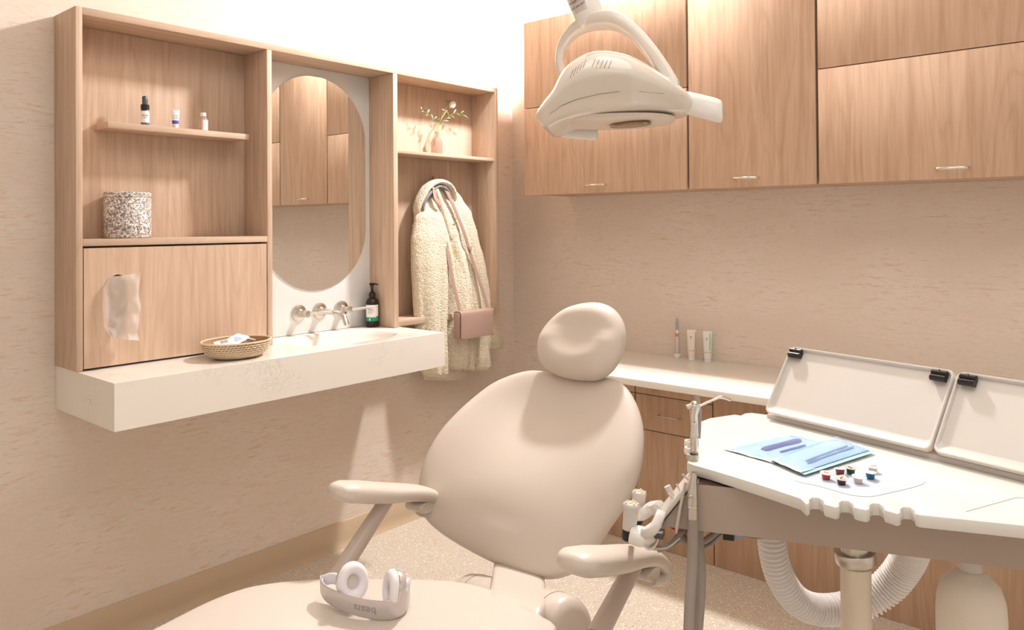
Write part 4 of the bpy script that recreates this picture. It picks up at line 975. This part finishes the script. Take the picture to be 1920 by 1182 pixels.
# housing
Ld = (cp(.82, 1.2286, 0)-cp(.272, 1.42, 0)).normalized(); Ld.z = 0; Nd = Vector((-Ld.y, Ld.x, 0))
if Nd.dot(FF) < 0: Nd = -Nd
H0 = cp(.268, 1.42, 0); DU = t
def hp(l, n, z): return H0 + Ld*l + Nd*n + Zv*z
g = G(); prof = [(.0, .742), (.063, .826), (.72, .826), (.72, .742)]
loft(g, [[hp(l, 0, z) for l, z in prof], [hp(l, .20, z) for l, z in prof]]); obj('housing', g, TAUP, t, 20)
g = G(); loft(g, [[hp(l, n, .8262) for l, n in ((.07, .0), (.72, .0), (.72, .20), (.07, .22))], [hp(l, n, .8288) for l, n in ((.09, .03), (.72, .03), (.72, .19), (.09, .20))]]); obj('top_gasket', g, DARK, t)
g = G(); lathe(g, [(0, .8262), (.042, .8262), (.042, .829), (0, .829)], Matrix.Translation(hp(.10, .07, 0)), 30); obj('rotation_disc', g, LG, t)
# slanted instrument panel on the left end
sl = (hp(.063, 0, .826)-hp(0, 0, .742)).normalized(); sn = Vector(sl.cross(Nd)); 
if sn.dot(Ld) > 0: sn = -sn
P0 = hp(0, 0, .742)-sl*.012
def pp_(s, n, o): return P0 + sl*s + Nd*n + sn*o
def pbox(s0, s1, n0, n1, o0, o1, m, name, par, bev=.002):
    M = Matrix(((sl.x, Nd.x, sn.x, P0.x), (sl.y, Nd.y, sn.y, P0.y), (sl.z, Nd.z, sn.z, P0.z), (0, 0, 0, 1)))
    g = G(); box(g, s0, s1, n0, n1, o0, o1, bev, M); return obj(name, g, m, par, 40)
pn = pbox(-.004, .125, -.004, .10, .0008, .010, LG, 'control_panel', t, .003)
pbox(0, .12, -.0045, -.0035, -.0004, .0012, BLACK, 'edge_strip', pn, 0)
for k, (s, n, L_, r_) in enumerate(((.112, .012, .016, .0018), (.086, .010, .014, .0018), (.068, .006, .014, .0018), (.060, .030, .024, .0055), (.036, .004, .018, .0018), (.016, .016, .026, .0055))):
    g = G(); a = pp_(s, n, .009); d = (sn+sl*(.35 if k % 2 else -.1)+Zv*.25).normalized(); tube(g, [a, a+d*L_*.3, a+d*L_], [r_*.8, r_, r_*1.15], 14); obj('toggle' if r_ < .004 else 'knob', g, LG, pn, 50)
# underside fittings
g = G(); b = hp(.12, .05, .738); box(g, -.010, .010, -.008, .008, -.024, .004, .001, axis_m(b, Zv, Ld)); obj('connector_block', g, BLACK, t)
g = G(); b = hp(.088, .04, .738); box(g, -.006, .006, -.006, .006, -.010, .004, .001, axis_m(b, Zv, Ld)); obj('fitting', g, DG, t)
# holder arms with suction handpieces
def sucker(cx, cy, d, sc, k):
    c = px(cx, cy, d); up = (Zv+RR*.10).normalized()
    g = G(); lathe(g, [(0, -.024), (.0125, -.024), (.0130, -.010), (.0140, .014), (.0150, .017), (.0150, .021), (.012, .024), (0, .024)], axis_m(c, up) @ Matrix.Scale(sc, 4), 28); b_ = obj('suction_valve', g, WHITEP if False else LG, t, 50)
    g = G()
    for i in range(9):
        a = i*2.39996; r = .0042*math.sqrt(i)*sc; lathe(g, [(0, 0), (.0026, .0008), (.0022, .0038), (0, .0046)], axis_m(c+up*.022*sc, up) @ Matrix.Scale(sc, 4) @ Matrix.Translation((r*math.cos(a)/sc, r*math.sin(a)/sc, 0)), 8)
    obj('lever_cluster', g, mat('cream_lever', srgb(232, 206, 168), .4), b_)
    g = G(); lathe(g, [(0, -.043), (.0115, -.043), (.0125, -.040), (.0125, -.028), (.0115, -.0242), (0, -.0242)], axis_m(c, up) @ Matrix.Scale(sc, 4), 24); obj('black_collar', g, BLACK, b_)
    return c, up
c1_, up1 = sucker(1182, 968, 1.40, 1.0, 0); c2_, up2 = sucker(1197, 943, 1.56, .98, 1)
g = G(); sweep(g, cat([px(1183, 1002, 1.392), px(1198, 1006, 1.388), px(1215, 1003, 1.40), px(1232, 985, 1.42)], 6), Nd, [.014, .017, .015, .010], [.016, .021, .018, .010], 24, 2.4); obj('holder_arm', g, WHITEP, t, 60)
g = G(); sweep(g, cat([px(1205, 1000, 1.375), px(1216, 999, 1.37), px(1226, 992, 1.37), px(1236, 972, 1.385), px(1240, 962, 1.40)], 6), Nd, .009, [.007, .007, .0055, .005], 20, 3); obj('holder_hook', g, LG, t, 60)
g = G(); sweep(g, cat([px(1196, 966, 1.56), px(1208, 962, 1.54), px(1222, 953, 1.53), px(1240, 950, 1.50)], 6), Nd, .012, [.013, .016, .013, .009], 20, 2.4); obj('holder_arm', g, WHITEP, t, 60)
g = G(); box(g, -.010, .016, -.012, .012, -.006, .005, .001, axis_m(px(1228, 1000, 1.395), Zv, Ld)); obj('connector_block', g, DG, t)
# tubing under the unit
def hose(name, pts, r, m, par=t, n=10, sub=8):
    g = G(); tube(g, cat([px(*p) for p in pts], sub), r, n); return obj(name, g, m, par, 70)
hose('suction_hose', [(1181, 1004, 1.41), (1182, 1008, 1.46), (1183, 1012, 1.54), (1184, 1016, 1.62)], .0055, LG)
hose('thin_tube', [(1202, 1008, 1.38), (1208, 1024, 1.37), (1218, 1031, 1.37), (1229, 1024, 1.375), (1234, 1008, 1.385), (1230, 994, 1.40)], .0016, LG)
hose('thin_tube', [(1204, 1008, 1.39), (1214, 1022, 1.385), (1222, 1027, 1.385), (1232, 1018, 1.39), (1237, 1002, 1.40), (1240, 985, 1.41)], .0016, LG)
hose('thin_tube', [(1199, 1008, 1.38), (1205, 1020, 1.375), (1216, 1028, 1.375), (1250, 1028, 1.40), (1275, 1010, 1.41)], .0014, LG)
hose('grey_hose', [(1218, 1026, 1.41), (1240, 1028, 1.40), (1258, 1020, 1.42), (1276, 1000, 1.43), (1290, 990, 1.45)], .0046, MG)
hose('grey_hose', [(1234, 1033, 1.44), (1265, 1020, 1.46), (1282, 1000, 1.47)], .0042, MG)
hose('red_tube', [(1246, 976, 1.445), (1258, 989, 1.44), (1276, 997, 1.436), (1296, 998, 1.436), (1312, 992, 1.44), (1322, 985, 1.445)], .0017, mat('red_tube', srgb(206, 34, 38), .35))
for k in range(3):
    hose('grey_hose', [(1270+k*5, 990, 1.46+k*.02), (1278+k*4, 1010+k*2, 1.46+k*.02), (1296+k*4, 1020+k*3, 1.46+k*.02), (1322+k*3, 1014+k*4, 1.46+k*.02), (1345+k*2, 996+k*3, 1.46+k*.02), (1362+k*4, 988, 1.47+k*.02)], .0062, (MG, DG, MG)[k])
hose('grey_hose', [(1352, 993, 1.46), (1385, 997, 1.45), (1415, 1002, 1.45), (1432, 1003, 1.45)], .008, DG)
g = G(); box(g, -.016, .016, -.010, .010, -.006, .006, .002, axis_m(px(1378, 1000, 1.425), Zv, Ld)); obj('blue_clip', g, mat('blue_clip', srgb(150, 160, 208), .5), t)
# air-water syringe and handpieces at the table corner
def rod(name, pts, r, m, par=None, n=20): g = G(); tube(g, [px(*p) for p in pts], r, n); return obj(name, g, m, par or t, 45)
sy = rod('syringe_body', [(1303, 824, 1.43), (1302, 800, 1.43), (1301, 778, 1.43), (1302, 766, 1.43), (1303, 757, 1.43), (1304, 752, 1.43)], [.0068, .0066, .0070, .0095, .0090, .004], CHROME)
g = G(); tube(g, cat([px(1308, 763, 1.43), px(1330, 753, 1.43), px(1350, 745, 1.43), px(1358, 746, 1.43), px(1370, 751, 1.43)], 5), .0024, 12); obj('nozzle', g, CHROME, sy, 60)
g = G(); tube(g, [px(1297, 760, 1.42), px(1288, 764, 1.42)], [.0035, .0045], 12); obj('button', g, LG, sy)
rod('handpiece_sleeve', [(1310, 822, 1.452), (1309, 800, 1.452), (1309, 772, 1.452), (1307, 752, 1.452), (1306, 742, 1.452), (1306, 740, 1.452)], [.0035, .0058, .0068, .0060, .0042, .003], MG)
hpz = rod('handpiece', [(1302, 850, 1.415), (1302, 836, 1.415), (1302, 822, 1.415), (1301, 818, 1.415), (1301, 800, 1.415), (1301, 795, 1.415)], [.0072, .0078, .0072, .0066, .0050, .0045], LG)
rod('metal_sleeve', [(1302, 846, 1.413), (1302, 836, 1.413), (1302, 820, 1.413)], [.0080, .0082, .0075], CHROME, hpz)
for k, (x, y) in enumerate(((1299, 858), (1294, 845), (1294, 832))):
    g = G(); M = axis_m(px(x, y, 1.405+.02*k), Zv); lathe(g, [(.006, -.006), (.0105, -.006), (.0115, 0), (.0105, .006), (.006, .006), (.006, -.006)], M, 24); obj('holder_ring', g, (STEEL, WHITEP, WHITEP)[k], t, 60)
hm = rod('hanging_handpiece', [(1301, 886, 1.385), (1301, 895, 1.385), (1299, 920, 1.38), (1299, 946, 1.38), (1299, 950, 1.38), (1299, 973, 1.38)], [.0050, .0060, .0088, .0094, .0090, .0090], STEEL, None, 26)
rod('grip_ring', [(1299, 948, 1.379), (1299, 951, 1.379)], [.0096, .0096], CHROME, hm, 26)
rod('dial', [(1295, 932, 1.3712), (1295, 933, 1.3705)], [.0045, .0045], STEEL, hm)
hose('handpiece_hose', [(1299, 973, 1.38), (1299, 1010, 1.38), (1298, 1060, 1.375), (1294, 1120, 1.36), (1291, 1195, 1.34)], .0096, MG, t, 18)
hose('handpiece_hose', [(1309, 985, 1.43), (1310, 1020, 1.425), (1314, 1070, 1.41), (1313, 1120, 1.39), (1307, 1195, 1.37)], .0092, MG, t, 18)
g = G(); sweep(g, [px(1286, 905, 1.40), px(1276, 950, 1.395), px(1269, 990, 1.39), px(1268, 1000, 1.39)], Nd, [.003, .003, .0035, .002], [.004, .0045, .005, .004], 12, 3); obj('hanger_lever', g, CHM, t, 50)
# pole
pl0 = px(1604, 1040, 1.36); pb = Vector((pl0.x, pl0.y, 0))
g = G(); lathe(g, [(0, .69), (.0255, .69), (.0255, .7415), (0, .7415)], Matrix.Translation(pb), 36); obj('upper_tube', g, STEEL, t, 40)
zt = pl0.z
tl = axis_m(Vector((pb.x, pb.y, zt-.004)), (Zv-Ld*.12), Ld)
g = G(); lathe(g, [(0, -.010), (.0345, -.010), (.0355, -.008), (.0355, .008), (.0345, .010), (.027, .011), (0, .011)], tl, 44); obj('collar', g, STEEL, t, 40)
g = G(); lathe(g, [(0, 0), (.0255, 0), (.0255, zt-.004), (0, zt-.004)], Matrix.Translation(pb), 36); obj('pole', g, mat('ivory_pole', srgb(228, 214, 194), .3), t, 40)
g = G(); lathe(g, [(0, 0), (.20, 0), (.20, .02), (.19, .03), (.03, .045), (0, .045)], Matrix.Translation(pb), 40); obj('foot_plate', g, LG, t, 40)

# ---------------------------------------------------------------- corrugated hose
hpts = cat([px(*p) for p in ((1446, 1003, 1.62), (1450, 1040, 1.62), (1464, 1085, 1.63), (1492, 1125, 1.65), (1530, 1143, 1.67), (1580, 1142, 1.68), (1630, 1125, 1.68), (1670, 1095, 1.67), (1697, 1060, 1.65), (1711, 1030, 1.62), (1716, 1000, 1.58))], 10)
P = resample(hpts, 620); NC = 66
g = G(); R_ = [(.0315 + .0022*(1 if (i/620*NC) % 1 < .5 else -1)*min(1, abs(((i/620*NC) % .5)-.25 if False else 1))) for i in range(620)]
R_ = [(.0265+.007*min(1, i/420)) + .0026*math.tanh(3*math.sin(2*PI*i/620*NC)) for i in range(620)]
tube(g, P, R_, 24); o = obj('corrugated_hose', g, mat('white_corrugated_plastic', srgb(240, 234, 230), .35), None, 80, P[0]); tag(o, 'thick white corrugated hose looping behind the steel pole under the table', 'hose')
# ---------------------------------------------------------------- translucent bottle under the unit
bt_ = px(1820, 1100, 1.33); c = Vector((bt_.x, bt_.y, .50))
t = thing('water_bottle', 'frosted white water bottle hanging under the right end of the unit', 'bottle', c)
FROST = mat('frosted_plastic', srgb(238, 228, 214), .45, sss=.3)
zn = px(1820, 1075, 1.33).z
g = G(); lathe(g, [(0, .50), (.050, .50), (.054, .506), (.0545, zn-.07), (.053, zn-.045), (.046, zn-.020), (.034, zn-.006), (.022, zn+.002), (.019, zn+.006), (0, zn+.006)], Matrix.Translation((c.x, c.y, 0)), 48); obj('body', g, FROST, t, 60)
g = G(); lathe(g, [(0, zn+.0062), (.019, zn+.0062), (.0195, zn+.009), (.0195, .7415), (0, .7415)], Matrix.Translation((c.x, c.y, 0)), 40); obj('neck', g, LG, t, 50)

# ================================================================ tilted trays behind the table
TRY = mat('cream_tray', srgb(216, 208, 200), .32); 
BL, BR_, = pxz(1437, 776, .862), pxz(1748, 851, .862)
bd_ = (BR_-BL).normalized(); nb_ = Vector((-bd_.y, bd_.x, 0)); nb_ = nb_ if nb_.dot(FF) > 0 else -nb_
ph = math.radians(35.5); tu = (nb_*math.sin(ph)+Zv*math.cos(ph)).normalized(); tn = bd_.cross(tu); tn = tn if tn.dot(FF) < 0 else -tn
def tray(o, wd, ht, label, clips):
    t = thing('tilted_tray', label, 'tray', o, 0, 'tilted trays behind the work table')
    M = Matrix(((bd_.x, tu.x, -tn.x*-1, o.x), (bd_.y, tu.y, tn.y, o.y), (bd_.z, tu.z, tn.z, o.z), (0, 0, 0, 1)))
    def rr(w0, w1, h0, h1, r, n=8):
        out = []
        for cx_, cy2, a0 in ((w1-r, h1-r, 0), (w0+r, h1-r, 90), (w0+r, h0+r, 180), (w1-r, h0+r, 270)):
            for k in range(n+1): a = math.radians(a0+90*k/n); out.append((cx_+r*math.cos(a), cy2+r*math.sin(a)))
        return out
    lay = [(0, 0, 0, 0, .014, 0), (0, 0, 0, 0, .014, .010), (.0015, .0015, .0015, .0015, .013, .012), (.0035, .0035, .0035, .0035, .012, .012), (.005, .005, .005, .005, .011, .0110), (.0065, .008, .021, .0065, .010, .004), (.0072, .009, .022, .0072, .009, .004)]
    g = G(); loft(g, [[M @ Vector((p[0], p[1], z)) for p in rr(a, wd-b, c_, ht-d, r)] for a, b, c_, d, r, z in lay]); b0 = obj('tray_shell', g, TRY, t, 40)
    for cxx in clips:
        g = G(); y = ht-.0125
        for dy, r in ((.0, .0062), (-.0105, .0066)):
            tube(g, [M @ Vector((cxx-.0145, y+dy, .0145)), M @ Vector((cxx+.0145, y+dy, .0145))], r, 8)
        box(g, cxx-.0135, cxx+.0135, y-.013, y+.003, .0035, .0135, .001, M)
        cl = obj('clip', g, BLACK, t, 30)
        g = G(); box(g, cxx-.001, cxx+.001, y-.0005, y+.0058, .0140, .0205, 0, M); obj('clip_seam', g, DG, cl)
    return M
wd = (BR_-BL).length; ht = .172
tray(BL, wd, ht, 'left tilted cream tray with two black clips behind the work table', (.022, wd-.026))
BL2 = pxz(1752, 853, .862)
BL2 = BL + bd_*(wd+.004)
tray(BL2, wd, ht, 'right tilted cream tray with a black clip, cut by the right picture edge', (.024, wd-.026))
g = G(); a = BL+bd_*.005+nb_*.012; box(g, -.01, wd*2+.01, -.006, .010, -.050, -.002, .003, axis_m(a, Zv, bd_) if True else None)
obj('tray_rail', g, LG, DU, 40)
# ================================================================ things on the work table
def tz(x, y, z=0): return pxz(x, y, TZt+z)
TEAL = mat('teal_pouch_paper', srgb(168, 214, 222), .6); BLUEF = mat('blue_clear_film', srgb(176, 208, 246), .10, spec=.8); n_ = N(BLUEF); tp = n_.n('ShaderNodeBsdfTransparent'); tp.inputs[0].default_value = (.93, .97, 1, 1); mx = n_.n('ShaderNodeMixShader'); mx.inputs[0].default_value = .26; n_.l(tp.outputs[0], mx.inputs[1]); n_.l(n_.b.outputs[0], mx.inputs[2]); n_.l(mx.outputs[0], [x for x in n_.t.nodes if x.type == 'OUTPUT_MATERIAL'][0].inputs[0]); LBL = mat('pale_blue_backing', srgb(198, 221, 244), .6); PURP = mat('purple_handle', srgb(112, 78, 152), .4); WPAP = mat('white_pouch_paper', srgb(246, 242, 236), .6)
STEELB = mat('bluish_steel', srgb(160, 178, 206), .25, .6)
def pouch(label, q, instr, imat, flap, seed, h=.010):
    """q: four table pixels near-left, far-left, far-right, near-right"""
    A_, B_, C_, D_ = [tz(*p) for p in q]; cen = (A_+B_+C_+D_)/4
    t = thing('sterile_pouch', label, 'pouch', cen)
    def bil(u, v): return A_.lerp(D_, u).lerp(B_.lerp(C_, u), v)
    def ht_(u, v, k): return k*h*(math.sin(PI*u)**.5*math.sin(PI*v)**.6) + .0015*k*noise.noise(Vector((u*7, v*6, seed))) + k*.0030*abs(noise.noise(Vector((u*7, v*4, seed+4))))
    g = G(); n = 26
    vs = [[bil(u/n, -.10+1.14*v/12) + Zv*(.0009+max(0, .0005*noise.noise(Vector((u*.15, v*.2, seed))))) for u in range(n+1)] for v in range(13)]
    vs2 = [[p - Zv*.0004 for p in r] for r in vs]
    ring = []
    loft(g, vs, False, False, False); obj('paper_back', g, TEAL, t, 60)
    g = G(); vs = [[bil(.02+.96*u/20, .03+.95*v/12) + Zv*(.0022+.35*max(0, ht_(u/20, v/12, 1))) for u in range(21)] for v in range(13)]; loft(g, vs, False, False, False); obj('folded_wrap', g, LBL, t, 50)
    g = G(); vs = [[bil(.02+.96*u/40, .02+.96*v/24) + Zv*(.0026+max(0, ht_(u/40, v/24, 1))) for u in range(41)] for v in range(25)]; loft(g, vs, False, False, False); obj('film', g, BLUEF, t, 40)
    g = G(); vs = [[bil(-.01+(.17*flap)*u/8, .0+1.0*v/14)+Zv*(.0018+.0015*abs(noise.noise(Vector((u*.4, v*.45, seed+9))))+.0012*(1-u/8)*abs(math.sin(v*.5+seed))) for u in range(9)] for v in range(15)]; loft(g, vs, False, False, False); obj('sealed_flap', g, WPAP, t, 30)
    g = G(); vs = [[bil(.86+.15*u/8, .0+1.0*v/14)+Zv*(.0018+.004*abs(noise.noise(Vector((u*.4, v*.6, seed+13))))+.005*(u/8)*abs(math.sin(v*.7+seed))) for u in range(9)] for v in range(15)]; loft(g, vs, False, False, False); obj('crimped_end', g, BLUEF, t, 30)
    for (u0, v0, u1, v1, r) in instr:
        a = bil(u0, v0)+Zv*(.0065); b = bil(u1, v1)+Zv*(.0075); g = G(); d = b-a; w_ = d.cross(Zv).normalized()
        sweep(g, [a, a+d*.08, a+d*.5, a+d*.92, b], Zv, [r*.7, r, r*.9, r, r*.6], [r*.4, r*.55, r*.55, r*.55, r*.4], 16, 2.5); obj('instrument', g, imat, t, 50)
    return t
p1_ = pouch('flat blue sterile pouch holding a purple-handled instrument, at the back left of the table', [(1452, 871), (1360, 845), (1486, 818), (1572, 841)], [(.22, .52, .80, .56, .0085), (.30, .28, .7, .30, .003)], PURP, 1.0, 3, .011)
p2_ = pouch('crumpled light-blue sterile pouch with a blue-grey instrument, in front of the purple one', [(1503, 894), (1446, 869), (1566, 829), (1634, 851)], [(.18, .22, .88, .28, .003), (.2, .32, .85, .40, .0035)], STEELB, 1.1, 8, .015)
p2_.location.z += .0045
# rounded white mat
mp_ = [(1488, 900), (1540, 914), (1578, 925), (1605, 931), (1635, 932), (1665, 926), (1712, 915), (1733, 907), (1733, 898), (1712, 890), (1660, 877), (1620, 868), (1590, 872), (1540, 885)]
m_ = resample(cat([tz(*p) for p in mp_], 6, True), 90, True)
g = G(); prism(g, [(p.x, p.y) for p in m_], TZt+.0001, TZt+.0009); tag(obj('paper_mat', g, mat('cool_white_sheet', srgb(194, 202, 214), .55), None, 0, m_[0]), 'thin cool-white rounded sheet under the little colour cups', 'mat')
cups = [('brick-red', (1549, 899), (170, 60, 60), (236, 214, 208), 'leftmost little cup, brick red, with a pinkish foil lid'), ('maroon', (1575, 891), (130, 56, 54), (244, 236, 230), 'small maroon cup behind the dark purple one, white lid askew'),
        ('green', (1595, 889), (38, 82, 56), (200, 192, 176), 'small dark green cup with a printed foil lid'), ('white', (1637, 886), (214, 206, 200), (246, 242, 238), 'white little cup farthest to the back right with a peeled lid'),
        ('blue', (1632, 898), (24, 104, 142), (246, 244, 242), 'small petrol-blue cup with a white lid, rightmost of the front ones'), ('pale', (1609, 906), (212, 198, 192), (246, 240, 236), 'pale greyish cup in the front row between purple and blue'),
        ('purple', (1578, 909), (66, 44, 62), (226, 204, 200), 'dark purple little cup nearest to the table edge')]
for k, (nm, (x, y), col_, lid, lb_) in enumerate(cups):
    c = tz(x, y, .001); t = thing('paste_cup', lb_, 'cup', c, 0, 'small prophy paste cups on the white sheet')
    g = G(); lathe(g, [(0, 0), (.0058, 0), (.0064, .0006), (.0078, .0105), (0, .0105)], Matrix.Translation(c), 24); obj('cup_body', g, mat('cup_'+nm, srgb(*col_), .25), t, 50)
    Ml = Matrix.Translation(c+Zv*.0108) @ Matrix.Rotation((.10, -.14, .05, .16, -.08, .12, .14)[k], 4, RR) @ Matrix.Rotation(k*1.3, 4, 'Z')
    g = G(); rings = []
    ol = [((.0102+.0004*math.sin(5*q)+(.004*max(0, math.cos(q))**8))*math.cos(q), (.0102+.0004*math.sin(5*q))*math.sin(q)) for q in [2*PI*i/32 for i in range(32)]]
    loft(g, [[Ml @ Vector((p[0], p[1], z)) for p in ol] for z in (0, .0006)]); lo = obj('foil_lid', g, mat('lid_'+nm, srgb(*lid), .35), t, 40)
    if k in (0, 2, 6, 3):
        g = G(); text(g, ('mint', '', 'FINE', 'cherry', '', '', 'grape')[k], .0046, Ml @ Matrix.Translation((0, .0008, .0009))); obj('lettering', g, (RED, INK, INK, RED, INK, INK, RED)[k], lo)
# ================================================================ toothbrush and toothpaste tubes on the desk
c = pxz(1270, 668, DZ); c.y = -.035; c.z = DZ+.0003
c = pxy(1270, 662, -.032); c.z = DZ+.0004
t = thing('electric_toothbrush', 'slim electric toothbrush standing on the desk left of two tubes', 'toothbrush', c); hd = toward(c)
g = G(); lathe(g, [(0, 0), (.0135, 0), (.014, .002), (.0135, .015), (.009, .017), (0, .017)], Matrix.Translation(c), 24); obj('stand', g, WHITEP, t, 50)
g = G(); lathe(g, [(0, .0172), (.0085, .0172), (.0095, .03), (.0088, .065), (.0075, .09), (0, .09)], Matrix.Translation(c), 24); obj('handle', g, mat('silver_handle', srgb(214, 208, 208), .3, .3), t, 50)
g = G(); lathe(g, [(0, .0902), (.0078, .0902), (.0078, .1035), (0, .1035)], Matrix.Translation(c), 24); obj('copper_ring', g, mat('copper', srgb(226, 150, 110), .3, .5), t)
g = G(); lathe(g, [(0, .1037), (.0072, .1037), (.0066, .112), (.0050, .118), (0, .118)], Matrix.Translation(c), 20); obj('neck', g, WHITEP, t)
g = G(); lathe(g, [(0, .1181), (.0050, .1181), (.0058, .130), (.0050, .158), (.0032, .168), (0, .170)], Matrix.Translation(c), 20); bh = obj('brush_head', g, mat('lilac_grey', srgb(176, 170, 180), .4), t, 50)
g = G(); bb_ = c+Zv*.162
for i in range(4):
    for j in range(3): box(g, -.0007, .0007, -.0007, .0007, 0, .009, 0, Matrix.Translation(bb_+Vector((0, 0, (i-1)*.004))) @ hd @ Matrix.Translation((.002, (j-1)*.002, 0)) @ Matrix.Rotation(PI/2, 4, 'Y'))
obj('bristles', g, WHITEP, bh, 0)
for k, (x, lb_, cm) in enumerate(((1297, 'cream toothpaste tube with an orange side stripe, middle of the desk group', (228, 176, 130)), (1327, 'white toothpaste tube with a green stripe, right of the desk group', (110, 206, 160)))):
    c = pxy(x, 666+k*6, -.045); c.z = DZ+.0004; hd = toward(c)
    t, bd = squeeze_tube('toothpaste_tube', lb_, c, .126, .0195, .0145, .013, mat('tube_cream_%s' % 'ab'[k], srgb(238, 226, 210) if k == 0 else srgb(234, 230, 220), .35), WHITEP, hd, 'toothpaste tubes on the desk')
    g = G(); rings = []
    for i in range(12):
        s = .30+.62*i/11; a = .0145+(.0195-.0145)*s**.7; b = .0145*(1-s)**.75+.0008; ya = a*(.42 if k else .75); yb = a*(.62 if k else .95)
        def xf(yv): return b*(1-min(abs(yv)/a, 1)**2.2)**(1/2.2)+.0004
        rings.append([Vector(c)+hd @ Vector((xf(yv)+o_, yv, .0136+.113*s)) for yv, o_ in ((ya, 0), ((ya+yb)/2, 0), (yb, 0), (yb, -.0006), (ya, -.0006))])
    loft(g, rings); obj('stripe', g, mat('stripe_%s' % 'ab'[k], srgb(*cm), .4), bd)
    g = G(); text(g, ('fresh', 'clean')[k], .012, face_m(c, .0062, .088, hd, -PI/2)@Matrix.Translation((0, -.003, 0))); text(g, 'toothpaste', .0055, face_m(c, .0118, .040, hd)); obj('lettering', g, INK, bd)
